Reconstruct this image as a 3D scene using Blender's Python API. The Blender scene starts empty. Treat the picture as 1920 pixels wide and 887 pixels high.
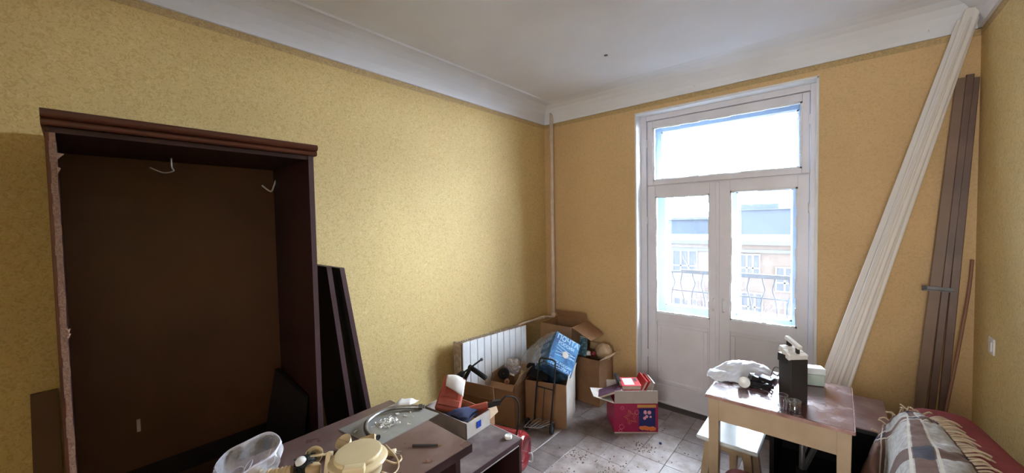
import bpy, math, random
from math import pi, sin, cos, radians as rad
from mathutils import Vector as V, Matrix
random.seed(7)
SC = bpy.context.scene
COL = SC.collection

# ---------------------------------------------------------------- camera
cam = bpy.data.cameras.new('camera'); co = bpy.data.objects.new('camera', cam); COL.objects.link(co)
cr = V((0.75738831, 0.65270096, -0.01855813)); cu = V((-0.00955939, 0.03950196, 0.99917377)); cf = V((-0.65289475, 0.75658513, -0.03615774))
m = Matrix((cr, cu, -cf)).transposed().to_4x4(); m.translation = V((2.33506, -3.25374, 1.62))
co.matrix_world = m
cam.sensor_width = 36; cam.lens = 13.2985; cam.clip_start = 0.03; cam.clip_end = 300
SC.camera = co
# ---------------------------------------------------------------- world, lights, exposure
SC.view_settings.view_transform = 'Standard'; SC.view_settings.look = 'None'
SC.view_settings.exposure = 0.50; SC.view_settings.gamma = 1.0; SC.view_settings.use_curve_mapping = False
w = bpy.data.worlds.new('overcast_sky'); SC.world = w; w.use_nodes = True
nt = w.node_tree; nt.nodes.clear()
wo = nt.nodes.new('ShaderNodeOutputWorld'); bg = nt.nodes.new('ShaderNodeBackground')
tc = nt.nodes.new('ShaderNodeTexCoord'); sx = nt.nodes.new('ShaderNodeSeparateXYZ'); rp = nt.nodes.new('ShaderNodeValToRGB')
nt.links.new(tc.outputs['Generated'], sx.inputs[0]); nt.links.new(sx.outputs['Z'], rp.inputs[0])
rp.color_ramp.elements[0].position = 0.0; rp.color_ramp.elements[0].color = (0.90, 0.94, 1.0, 1)
rp.color_ramp.elements[1].position = 0.8; rp.color_ramp.elements[1].color = (0.80, 0.89, 1.0, 1)
nt.links.new(rp.outputs[0], bg.inputs[0]); bg.inputs[1].default_value = 6.5
nt.links.new(bg.outputs[0], wo.inputs[0])
def area(name, loc, rot, sx_, sy_, power, col, portal=False):
    l = bpy.data.lights.new(name, 'AREA'); l.shape = 'RECTANGLE'; l.size = sx_; l.size_y = sy_; l.energy = power; l.color = col
    if portal: l.cycles.is_portal = True
    else: l.spread = rad(108)
    o = bpy.data.objects.new(name, l); COL.objects.link(o); o.location = loc; o.rotation_euler = rot; return o
area('balcony_door_portal', (1.6, 0.46, 1.3), (rad(-90), 0, 0), 1.3, 2.7, 1, (1, 1, 1), True)
# added fill light, set in an invented opening behind the camera
area('fill_light', (2.35, -4.62, 1.35), (rad(90), 0, 0), 0.8, 1.9, 16, (1.0, 0.97, 0.93))
# veiled sun: the bright part of the overcast sky above the houses opposite
sl = bpy.data.lights.new('veiled_sun', 'SUN'); sl.energy = 140; sl.angle = rad(100); sl.color = (0.86, 0.93, 1.0)
so = bpy.data.objects.new('veiled_sun', sl); COL.objects.link(so); so.rotation_euler = V((-0.55, -1.0, -0.36)).to_track_quat('-Z', 'Y').to_euler()
SC.cycles.use_denoising = True
SC.cycles.max_bounces = 10; SC.cycles.diffuse_bounces = 6; SC.cycles.transparent_max_bounces = 16
SC.cycles.sample_clamp_indirect = 8

# ---------------------------------------------------------------- materials
def principled(name):
    mt = bpy.data.materials.new(name); mt.use_nodes = True
    return mt, mt.node_tree, mt.node_tree.nodes['Principled BSDF']
def mat(name, c1, c2=None, scale=6.0, rough=0.6, metal=0.0, bump=0.0, bscale=60.0, coat=0.0, detail=4.0, stretch=None, lo=0.35, hi=0.65, spec=0.5, rvar=0.0, dist=0.0, alpha=1.0, trans=0.0, sheen=0.0, pervar=0.0):
    mt, t, b = principled(name)
    N, L = t.nodes, t.links
    b.inputs['Base Color'].default_value = (*c1, 1); b.inputs['Roughness'].default_value = rough
    b.inputs['Metallic'].default_value = metal; b.inputs['Coat Weight'].default_value = coat
    b.inputs['Coat Roughness'].default_value = 0.12
    b.inputs['Specular IOR Level'].default_value = spec; b.inputs['Alpha'].default_value = alpha
    b.inputs['Transmission Weight'].default_value = trans; b.inputs['Sheen Weight'].default_value = sheen
    co_ = N.new('ShaderNodeTexCoord'); mp = N.new('ShaderNodeMapping'); L.new(co_.outputs['Object'], mp.inputs[0])
    if stretch: mp.inputs['Scale'].default_value = stretch
    last = None
    if c2 is not None:
        n = N.new('ShaderNodeTexNoise'); n.inputs['Scale'].default_value = scale; n.inputs['Detail'].default_value = detail; n.inputs['Distortion'].default_value = dist
        L.new(mp.outputs[0], n.inputs['Vector'])
        r = N.new('ShaderNodeValToRGB'); r.color_ramp.elements[0].position = lo; r.color_ramp.elements[1].position = hi
        r.color_ramp.elements[0].color = (*c1, 1); r.color_ramp.elements[1].color = (*c2, 1)
        L.new(n.outputs['Fac'], r.inputs[0]); last = r.outputs[0]
        if rvar:
            mr = N.new('ShaderNodeMapRange'); mr.inputs['To Min'].default_value = max(rough - rvar, 0.03); mr.inputs['To Max'].default_value = rough + rvar
            mr.inputs['From Min'].default_value = 0.3; mr.inputs['From Max'].default_value = 0.7
            L.new(n.outputs['Fac'], mr.inputs[0]); L.new(mr.outputs[0], b.inputs['Roughness'])
    if pervar:
        oi = N.new('ShaderNodeObjectInfo'); hs = N.new('ShaderNodeHueSaturation'); mr2 = N.new('ShaderNodeMapRange')
        mr2.inputs['To Min'].default_value = 1 - pervar; mr2.inputs['To Max'].default_value = 1 + pervar
        L.new(oi.outputs['Random'], mr2.inputs[0]); L.new(mr2.outputs[0], hs.inputs['Value'])
        if last: L.new(last, hs.inputs['Color'])
        else: hs.inputs['Color'].default_value = (*c1, 1)
        last = hs.outputs[0]
    if last: L.new(last, b.inputs['Base Color'])
    if bump:
        n2 = N.new('ShaderNodeTexNoise'); n2.inputs['Scale'].default_value = bscale; n2.inputs['Detail'].default_value = 3
        L.new(mp.outputs[0], n2.inputs['Vector'])
        bp = N.new('ShaderNodeBump'); bp.inputs['Strength'].default_value = bump; bp.inputs['Distance'].default_value = 0.004
        L.new(n2.outputs['Fac'], bp.inputs['Height']); L.new(bp.outputs[0], b.inputs['Normal'])
    return mt
def wallpaper(name, base, dark, light):
    mt, t, b = principled(name); N, L = t.nodes, t.links
    b.inputs['Roughness'].default_value = 0.62; b.inputs['Specular IOR Level'].default_value = 0.3
    c = N.new('ShaderNodeTexCoord')
    n1 = N.new('ShaderNodeTexNoise'); n1.inputs['Scale'].default_value = 62; n1.inputs['Detail'].default_value = 2; n1.inputs['Distortion'].default_value = 1.6
    L.new(c.outputs['Object'], n1.inputs['Vector'])
    r1 = N.new('ShaderNodeValToRGB'); e = r1.color_ramp.elements
    e[0].position = 0.40; e[0].color = (*dark, 1); e[1].position = 0.47; e[1].color = (*base, 1)
    x = e.new(0.60); x.color = (*base, 1); x2 = e.new(0.68); x2.color = (*light, 1)
    L.new(n1.outputs['Fac'], r1.inputs[0])
    n2 = N.new('ShaderNodeTexNoise'); n2.inputs['Scale'].default_value = 1.1; n2.inputs['Detail'].default_value = 4
    L.new(c.outputs['Object'], n2.inputs['Vector'])
    r2 = N.new('ShaderNodeValToRGB'); r2.color_ramp.elements[0].position = 0.3; r2.color_ramp.elements[0].color = (0.88, 0.87, 0.86, 1)
    r2.color_ramp.elements[1].position = 0.65; r2.color_ramp.elements[1].color = (1, 1, 1, 1)
    L.new(n2.outputs['Fac'], r2.inputs[0])
    mx = N.new('ShaderNodeMix'); mx.data_type = 'RGBA'; mx.blend_type = 'MULTIPLY'; mx.inputs[0].default_value = 1
    L.new(r1.outputs[0], mx.inputs[6]); L.new(r2.outputs[0], mx.inputs[7]); L.new(mx.outputs[2], b.inputs['Base Color'])
    bp = N.new('ShaderNodeBump'); bp.inputs['Strength'].default_value = 0.22; bp.inputs['Distance'].default_value = 0.003
    L.new(n1.outputs['Fac'], bp.inputs['Height']); L.new(bp.outputs[0], b.inputs['Normal'])
    return mt
def glassmat(name, tint=(0.96, 0.98, 1.0), gl=0.06, dirt=0.0):
    mt = bpy.data.materials.new(name); mt.use_nodes = True; t = mt.node_tree; N, L = t.nodes, t.links; N.clear()
    o = N.new('ShaderNodeOutputMaterial'); tr = N.new('ShaderNodeBsdfTransparent'); tr.inputs[0].default_value = (*tint, 1)
    g = N.new('ShaderNodeBsdfGlossy'); g.inputs['Roughness'].default_value = 0.03
    lw = N.new('ShaderNodeLayerWeight'); lw.inputs[0].default_value = 0.5
    mr = N.new('ShaderNodeMapRange'); mr.inputs['To Min'].default_value = gl; mr.inputs['To Max'].default_value = 0.75
    pw = N.new('ShaderNodeMath'); pw.operation = 'POWER'; pw.inputs[1].default_value = 3
    L.new(lw.outputs['Facing'], pw.inputs[0]); L.new(pw.outputs[0], mr.inputs[0])
    ms = N.new('ShaderNodeMixShader'); L.new(mr.outputs[0], ms.inputs[0]); L.new(tr.outputs[0], ms.inputs[1]); L.new(g.outputs[0], ms.inputs[2])
    last = ms.outputs[0]
    if dirt:
        d = N.new('ShaderNodeBsdfDiffuse'); d.inputs[0].default_value = (0.85, 0.85, 0.88, 1)
        c = N.new('ShaderNodeTexCoord'); n = N.new('ShaderNodeTexNoise'); n.inputs['Scale'].default_value = 14; n.inputs['Detail'].default_value = 5
        L.new(c.outputs['Object'], n.inputs['Vector'])
        m2 = N.new('ShaderNodeMapRange'); m2.inputs['From Min'].default_value = 0.35; m2.inputs['From Max'].default_value = 0.75
        m2.inputs['To Min'].default_value = dirt * 0.3; m2.inputs['To Max'].default_value = dirt * 1.6; L.new(n.outputs['Fac'], m2.inputs[0])
        m3 = N.new('ShaderNodeMixShader'); L.new(m2.outputs[0], m3.inputs[0]); L.new(last, m3.inputs[1]); L.new(d.outputs[0], m3.inputs[2]); last = m3.outputs[0]
    L.new(last, o.inputs[0]); return mt

M = {}
M['paper_left'] = wallpaper('yellow_wallpaper', (0.68, 0.51, 0.225), (0.58, 0.42, 0.17), (0.74, 0.58, 0.28))
M['paper_back'] = wallpaper('shaded_wallpaper', (0.66, 0.46, 0.235), (0.60, 0.415, 0.205), (0.70, 0.49, 0.26))  # same wallpaper, the back wall's warm shade put into its colour
M['border'] = mat('wallpaper_border', (0.38, 0.27, 0.12), (0.55, 0.40, 0.19), 60, 0.6, detail=2, dist=2)
M['plaster'] = mat('ceiling_whitewash', (0.80, 0.83, 0.89), (0.75, 0.76, 0.79), 1.6, 0.9, bump=0.15, bscale=25)
M['cornice'] = mat('cornice_whitewash', (0.78, 0.81, 0.87), (0.73, 0.75, 0.79), 2.2, 0.85, bump=0.12, bscale=18)
M['reveal'] = mat('reveal_white_paint', (0.78, 0.80, 0.82), (0.72, 0.74, 0.76), 6, 0.6, bump=0.2, bscale=20)
M['door_paint'] = mat('door_grey_white_paint', (0.78, 0.77, 0.83), (0.72, 0.71, 0.76), 5, 0.42, bump=0.25, bscale=30)
M['putty'] = mat('old_white_putty', (0.82, 0.83, 0.85), (0.70, 0.72, 0.74), 20, 0.6, bump=0.6, bscale=60)
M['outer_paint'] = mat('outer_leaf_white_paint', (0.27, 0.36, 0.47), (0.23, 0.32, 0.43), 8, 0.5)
M['glass'] = glassmat('window_glass', dirt=0.012)
M['clear'] = glassmat('drinking_glass', (0.93, 0.95, 0.96), 0.12)
M['film'] = glassmat('plastic_film', (0.9, 0.9, 0.93), 0.14, dirt=0.22)
M['bag_film'] = glassmat('milky_film', (0.92, 0.91, 0.96), 0.10, dirt=0.42)
M['film_thin'] = glassmat('thin_plastic_film', (0.95, 0.95, 0.97), 0.10, dirt=0.06)
M['bag'] = mat('milky_plastic_bag', (0.78, 0.76, 0.86), (0.66, 0.64, 0.76), 30, 0.25, bump=0.5, bscale=40, alpha=0.72)
M['metal'] = mat('worn_steel', (0.45, 0.45, 0.46), (0.30, 0.29, 0.29), 30, 0.35, 0.9)
M['zinc'] = mat('bright_zinc', (0.82, 0.82, 0.80), None, rough=0.35, metal=0.3)
M['grey_metal'] = mat('grey_painted_metal', (0.16, 0.16, 0.17), (0.11, 0.11, 0.11), 20, 0.45, 0.4)
M['railing'] = mat('railing_blue_grey_iron', (0.028, 0.034, 0.046), None, rough=0.8)
M['black'] = mat('black_plastic', (0.012, 0.012, 0.014), (0.022, 0.022, 0.024), 12, 0.42)
M['satin_black'] = mat('satin_black_casing', (0.030, 0.026, 0.024), None, rough=0.35)
M['rubber'] = mat('black_foam', (0.012, 0.012, 0.013), None, rough=0.9)
M['maho'] = mat('mahogany_laminate', (0.020, 0.007, 0.006), (0.034, 0.012, 0.010), 3, 0.42, spec=0.35, stretch=(1, 1, 0.15))
M['maho_edge'] = mat('mahogany_moulding', (0.095, 0.028, 0.013), (0.060, 0.017, 0.010), 5, 0.28, stretch=(1, 0.2, 1))
M['hardboard'] = mat('brown_hardboard_back', (0.12, 0.052, 0.022), (0.085, 0.036, 0.018), 2, 0.5)
M['chip'] = mat('raw_chipboard_edge', (0.26, 0.15, 0.10), (0.17, 0.095, 0.065), 160, 0.9, bump=0.5, bscale=200)
M['board_dark'] = mat('dark_laminate_board', (0.013, 0.011, 0.012), (0.019, 0.016, 0.017), 3, 0.45, spec=0.3)
M['board_edge'] = mat('dark_purple_edge', (0.055, 0.028, 0.032), None, rough=0.4)
M['desk'] = mat('dusty_brown_desktop', (0.135, 0.080, 0.070), (0.25, 0.175, 0.155), 7, 0.38, detail=8, rvar=0.12, lo=0.42, hi=0.75)
M['desk_edge'] = mat('desk_dark_edge', (0.035, 0.016, 0.016), None, rough=0.4)
M['dusty'] = mat('dusty_cabinet_top', (0.10, 0.070, 0.072), (0.26, 0.22, 0.20), 9, 0.5, detail=8, lo=0.42, hi=0.78)
M['light_strip'] = mat('pale_edge_strip', (0.45, 0.40, 0.40), None, rough=0.4)
M['pane_grey'] = mat('grey_frosted_sheet', (0.25, 0.25, 0.235), (0.31, 0.31, 0.29), 8, 0.28, spec=0.6)
M['card'] = mat('brown_cardboard', (0.37, 0.215, 0.11), (0.31, 0.175, 0.09), 8, 0.85, bump=0.1)
M['card_in'] = mat('light_cardboard', (0.50, 0.35, 0.22), (0.44, 0.30, 0.18), 10, 0.85)
M['card_dark'] = mat('deep_brown_cardboard', (0.27, 0.14, 0.06), (0.22, 0.11, 0.05), 8, 0.8)
M['card_white'] = mat('whitish_cardboard', (0.62, 0.57, 0.50), (0.46, 0.41, 0.35), 7, 0.85, detail=6)
M['card_grey'] = mat('grey_board', (0.50, 0.44, 0.40), (0.44, 0.39, 0.35), 6, 0.8)
M['pinkprint'] = mat('magenta_print', (0.36, 0.012, 0.075), (0.30, 0.01, 0.06), 6, 0.4)
M['navy'] = mat('navy_print', (0.015, 0.02, 0.12), None, rough=0.4)
M['orange'] = mat('orange_print', (0.75, 0.20, 0.05), None, rough=0.4)
M['gold'] = mat('gold_print', (0.55, 0.30, 0.08), None, rough=0.4)
M['palepink'] = mat('pale_pink_print', (0.75, 0.35, 0.42), None, rough=0.4)
M['blue_print'] = mat('blue_printed_card', (0.045, 0.20, 0.42), (0.02, 0.09, 0.24), 14, 0.35, detail=3, lo=0.45, hi=0.6)
M['blue_side'] = mat('dark_blue_collage_card', (0.03, 0.09, 0.20), (0.10, 0.22, 0.36), 22, 0.35, detail=4, lo=0.45, hi=0.56)
M['sky_print'] = mat('pale_blue_lettering', (0.42, 0.62, 0.80), None, rough=0.4)
M['teal'] = mat('dark_teal_print', (0.03, 0.10, 0.13), (0.20, 0.34, 0.38), 45, 0.4, lo=0.5, hi=0.6)
M['white'] = mat('white_plastic', (0.80, 0.80, 0.80), None, rough=0.3)
M['radiator'] = mat('radiator_enamel', (0.80, 0.82, 0.84), (0.74, 0.76, 0.78), 8, 0.28)
M['radiator_side'] = mat('radiator_side_enamel', (0.55, 0.50, 0.44), (0.38, 0.27, 0.20), 30, 0.4)
M['pipe'] = mat('cream_painted_pipe', (0.74, 0.62, 0.50), (0.66, 0.52, 0.40), 14, 0.4)
M['cream_paint'] = mat('old_cream_paint', (0.47, 0.36, 0.24), (0.40, 0.29, 0.18), 6, 0.45, bump=0.15)
M['tabletop'] = mat('worn_maroon_varnish', (0.135, 0.060, 0.068), (0.30, 0.20, 0.20), 8, 0.22, detail=8, rvar=0.10, lo=0.50, hi=0.80, spec=0.9, coat=0.6)
M['purple_top'] = mat('worn_purple_brown_top', (0.20, 0.11, 0.12), (0.36, 0.28, 0.28), 6, 0.3, detail=7, lo=0.42, hi=0.72)
M['tabletop_edge'] = mat('worn_pink_table_edge', (0.42, 0.25, 0.22), (0.25, 0.12, 0.10), 20, 0.5)
M['stool'] = mat('glossy_white_stool_paint', (0.66, 0.70, 0.71), (0.58, 0.62, 0.64), 6, 0.18, coat=0.5)
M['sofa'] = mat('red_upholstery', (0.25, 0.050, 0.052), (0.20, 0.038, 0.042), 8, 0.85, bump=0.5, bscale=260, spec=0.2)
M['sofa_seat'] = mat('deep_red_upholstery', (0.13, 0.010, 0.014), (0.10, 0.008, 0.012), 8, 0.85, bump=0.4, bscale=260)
M['fringe'] = mat('cream_wool_fringe', (0.55, 0.44, 0.32), (0.45, 0.35, 0.25), 40, 0.95)
M['redplastic'] = mat('faded_red_plastic', (0.42, 0.075, 0.05), (0.50, 0.13, 0.09), 9, 0.35, bump=0.1)
M['redgloss'] = mat('dark_red_gloss', (0.22, 0.012, 0.018), (0.17, 0.010, 0.014), 5, 0.14, coat=0.8)
M['redbook'] = mat('red_book_cover', (0.42, 0.018, 0.022), None, rough=0.45)
M['purplebook'] = mat('plum_book_cover', (0.085, 0.040, 0.075), (0.11, 0.055, 0.09), 12, 0.4)
M['darkbook'] = mat('dark_book_cover', (0.020, 0.022, 0.030), None, rough=0.5)
M['pages'] = mat('book_pages', (0.55, 0.45, 0.36), (0.45, 0.36, 0.28), 60, 0.9)
M['paper'] = mat('white_paper', (0.70, 0.68, 0.64), (0.62, 0.58, 0.54), 10, 0.8)
M['pale_paper'] = mat('pale_blue_white_paper', (0.68, 0.76, 0.80), None, rough=0.5)
M['cream'] = mat('yellowed_cream_plastic', (0.66, 0.54, 0.33), (0.60, 0.48, 0.28), 7, 0.3)
M['cream_shade'] = mat('tan_plastic', (0.50, 0.37, 0.20), (0.42, 0.30, 0.16), 12, 0.4)
M['bluecloth'] = mat('navy_blue_fabric', (0.035, 0.050, 0.13), (0.06, 0.075, 0.17), 20, 0.8)
M['bluelabel'] = mat('blue_sticker', (0.01, 0.06, 0.42), None, rough=0.4)
M['darkstrip'] = mat('dark_brown_profile', (0.16, 0.095, 0.07), (0.11, 0.065, 0.05), 6, 0.4)
M['strip_grey'] = mat('taupe_profile', (0.22, 0.14, 0.095), (0.18, 0.115, 0.078), 6, 0.5)
M['stick'] = mat('tan_stick', (0.26, 0.13, 0.08), None, rough=0.6)
M['pvc'] = mat('white_pvc_skirting', (0.76, 0.73, 0.70), (0.72, 0.69, 0.66), 3, 0.35)
M['pvc_core'] = mat('grey_skirting_channel', (0.40, 0.39, 0.36), None, rough=0.5)
M['concrete'] = mat('balcony_concrete', (0.35, 0.36, 0.38), (0.28, 0.28, 0.30), 9, 0.9)
M['facade'] = mat('pink_beige_facade', (0.235, 0.21, 0.19), (0.205, 0.185, 0.17), 1.5, 0.9)
M['facade2'] = mat('brick_ochre_facade', (0.21, 0.17, 0.15), (0.18, 0.145, 0.125), 3, 0.9)
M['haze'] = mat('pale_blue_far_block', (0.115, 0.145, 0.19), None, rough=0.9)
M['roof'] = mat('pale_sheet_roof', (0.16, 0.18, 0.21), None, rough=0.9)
M['fwin'] = mat('facade_window_white', (0.28, 0.29, 0.31), None, rough=0.6)
M['fpane'] = mat('facade_window_pane', (0.11, 0.125, 0.15), None, rough=0.6)
M['snow'] = mat('snowy_street', (0.14, 0.145, 0.155), (0.11, 0.115, 0.12), 0.6, 0.9)
M['bark'] = mat('bare_bark', (0.14, 0.11, 0.10), None, rough=0.9)
M['dirt'] = mat('plaster_crumbs', (0.20, 0.14, 0.09), (0.09, 0.06, 0.04), 40, 0.95)
M['tile_gap'] = mat('dark_floor_seam', (0.06, 0.052, 0.048), None, rough=0.9)
M['juicer_black'] = mat('black_green_bristle', (0.010, 0.014, 0.012), None, rough=0.7)
M['lamp_white'] = mat('white_enamel_cap', (0.74, 0.73, 0.70), None, rough=0.35)
M['greenish'] = mat('pale_green_plastic', (0.42, 0.52, 0.48), None, rough=0.3)

# floor pieces: mottled stone-like linoleum squares
def floor_material():
    mt, t, b = principled('mottled_floor_tile'); N, L = t.nodes, t.links
    b.inputs['Roughness'].default_value = 0.36; b.inputs['Specular IOR Level'].default_value = 0.55
    g = N.new('ShaderNodeNewGeometry')
    n = N.new('ShaderNodeTexNoise'); n.inputs['Scale'].default_value = 9; n.inputs['Detail'].default_value = 7; n.inputs['Roughness'].default_value = 0.65
    L.new(g.outputs['Position'], n.inputs['Vector'])
    r = N.new('ShaderNodeValToRGB'); e = r.color_ramp.elements
    e[0].position = 0.30; e[0].color = (0.14, 0.10, 0.085, 1); e[1].position = 0.68; e[1].color = (0.33, 0.285, 0.275, 1)
    L.new(n.outputs['Fac'], r.inputs[0])
    oi = N.new('ShaderNodeObjectInfo'); mr = N.new('ShaderNodeMapRange'); mr.inputs['To Min'].default_value = 0.72; mr.inputs['To Max'].default_value = 1.18
    L.new(oi.outputs['Random'], mr.inputs[0])
    hs = N.new('ShaderNodeHueSaturation'); L.new(mr.outputs[0], hs.inputs['Value']); L.new(r.outputs[0], hs.inputs['Color'])
    # trodden-in dirt patches with their own shape
    n2 = N.new('ShaderNodeTexNoise'); n2.inputs['Scale'].default_value = 3.3; n2.inputs['Detail'].default_value = 6; n2.inputs['Roughness'].default_value = 0.7
    L.new(g.outputs['Position'], n2.inputs['Vector'])
    r2 = N.new('ShaderNodeValToRGB'); r2.color_ramp.elements[0].position = 0.60; r2.color_ramp.elements[0].color = (0, 0, 0, 1)
    r2.color_ramp.elements[1].position = 0.70; r2.color_ramp.elements[1].color = (0.75, 0.75, 0.75, 1); L.new(n2.outputs['Fac'], r2.inputs[0])
    mx = N.new('ShaderNodeMix'); mx.data_type = 'RGBA'; L.new(r2.outputs[0], mx.inputs[0]); L.new(hs.outputs[0], mx.inputs[6]); mx.inputs[7].default_value = (0.13, 0.10, 0.08, 1)
    L.new(mx.outputs[2], b.inputs['Base Color'])
    bp = N.new('ShaderNodeBump'); bp.inputs['Strength'].default_value = 0.25; bp.inputs['Distance'].default_value = 0.002
    L.new(n.outputs['Fac'], bp.inputs['Height']); L.new(bp.outputs[0], b.inputs['Normal'])
    return mt
M['tile'] = floor_material()

def plaid_material():
    mt, t, b = principled('plaid_wool'); N, L = t.nodes, t.links
    b.inputs['Roughness'].default_value = 0.95; b.inputs['Sheen Weight'].default_value = 0.0; b.inputs['Specular IOR Level'].default_value = 0.2
    uv = N.new('ShaderNodeUVMap'); s = N.new('ShaderNodeSeparateXYZ'); L.new(uv.outputs[0], s.inputs[0])
    def cmpn(sock, centre, half):
        c = N.new('ShaderNodeMath'); c.operation = 'COMPARE'; c.inputs[1].default_value = centre; c.inputs[2].default_value = half
        L.new(sock, c.inputs[0]); return c.outputs[0]
    def addn(a, b_):
        c = N.new('ShaderNodeMath'); c.operation = 'MAXIMUM'; L.new(a, c.inputs[0]); L.new(b_, c.inputs[1]); return c.outputs[0]
    def muln(a, b_):
        c = N.new('ShaderNodeMath'); c.operation = 'MULTIPLY'; L.new(a, c.inputs[0]); L.new(b_, c.inputs[1]); return c.outputs[0]
    def mix(f, a, col):
        x = N.new('ShaderNodeMix'); x.data_type = 'RGBA'; L.new(f, x.inputs[0]); L.new(a, x.inputs[6]); x.inputs[7].default_value = (*col, 1); return x.outputs[2]
    bu = addn(addn(cmpn(s.outputs['X'], 0.70, 0.045), cmpn(s.outputs['X'], 0.17, 0.17)), cmpn(s.outputs['X'], 0.97, 0.03))
    bv = addn(addn(cmpn(s.outputs['Y'], 0.24, 0.05), cmpn(s.outputs['Y'], 0.72, 0.05)), cmpn(s.outputs['Y'], 0.03, 0.03))
    lu = addn(addn(cmpn(s.outputs['X'], 0.76, 0.008), cmpn(s.outputs['X'], 0.64, 0.008)), cmpn(s.outputs['X'], 0.28, 0.01))
    lv = addn(cmpn(s.outputs['Y'], 0.275, 0.008), cmpn(s.outputs['Y'], 0.165, 0.008))
    n = N.new('ShaderNodeTexNoise'); n.inputs['Scale'].default_value = 60; c = N.new('ShaderNodeTexCoord'); L.new(c.outputs['Object'], n.inputs['Vector'])
    r = N.new('ShaderNodeValToRGB'); r.color_ramp.elements[0].color = (0.25, 0.225, 0.205, 1); r.color_ramp.elements[1].color = (0.36, 0.33, 0.305, 1)
    r.color_ramp.elements[0].position = 0.35; r.color_ramp.elements[1].position = 0.65; L.new(n.outputs['Fac'], r.inputs[0])
    c1 = mix(bv, r.outputs[0], (0.10, 0.052, 0.036)); c2 = mix(bu, c1, (0.11, 0.060, 0.044)); c3 = mix(muln(bu, bv), c2, (0.035, 0.03, 0.04))
    c4 = mix(addn(lu, lv), c3, (0.42, 0.36, 0.30)); L.new(c4, b.inputs['Base Color'])
    w_ = N.new('ShaderNodeTexWave'); w_.inputs['Scale'].default_value = 60; L.new(uv.outputs[0], w_.inputs['Vector'])
    bp = N.new('ShaderNodeBump'); bp.inputs['Strength'].default_value = 0.4; bp.inputs['Distance'].default_value = 0.003
    L.new(n.outputs['Fac'], bp.inputs['Height']); L.new(bp.outputs[0], b.inputs['Normal'])
    return mt
M['plaid'] = plaid_material()

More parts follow.
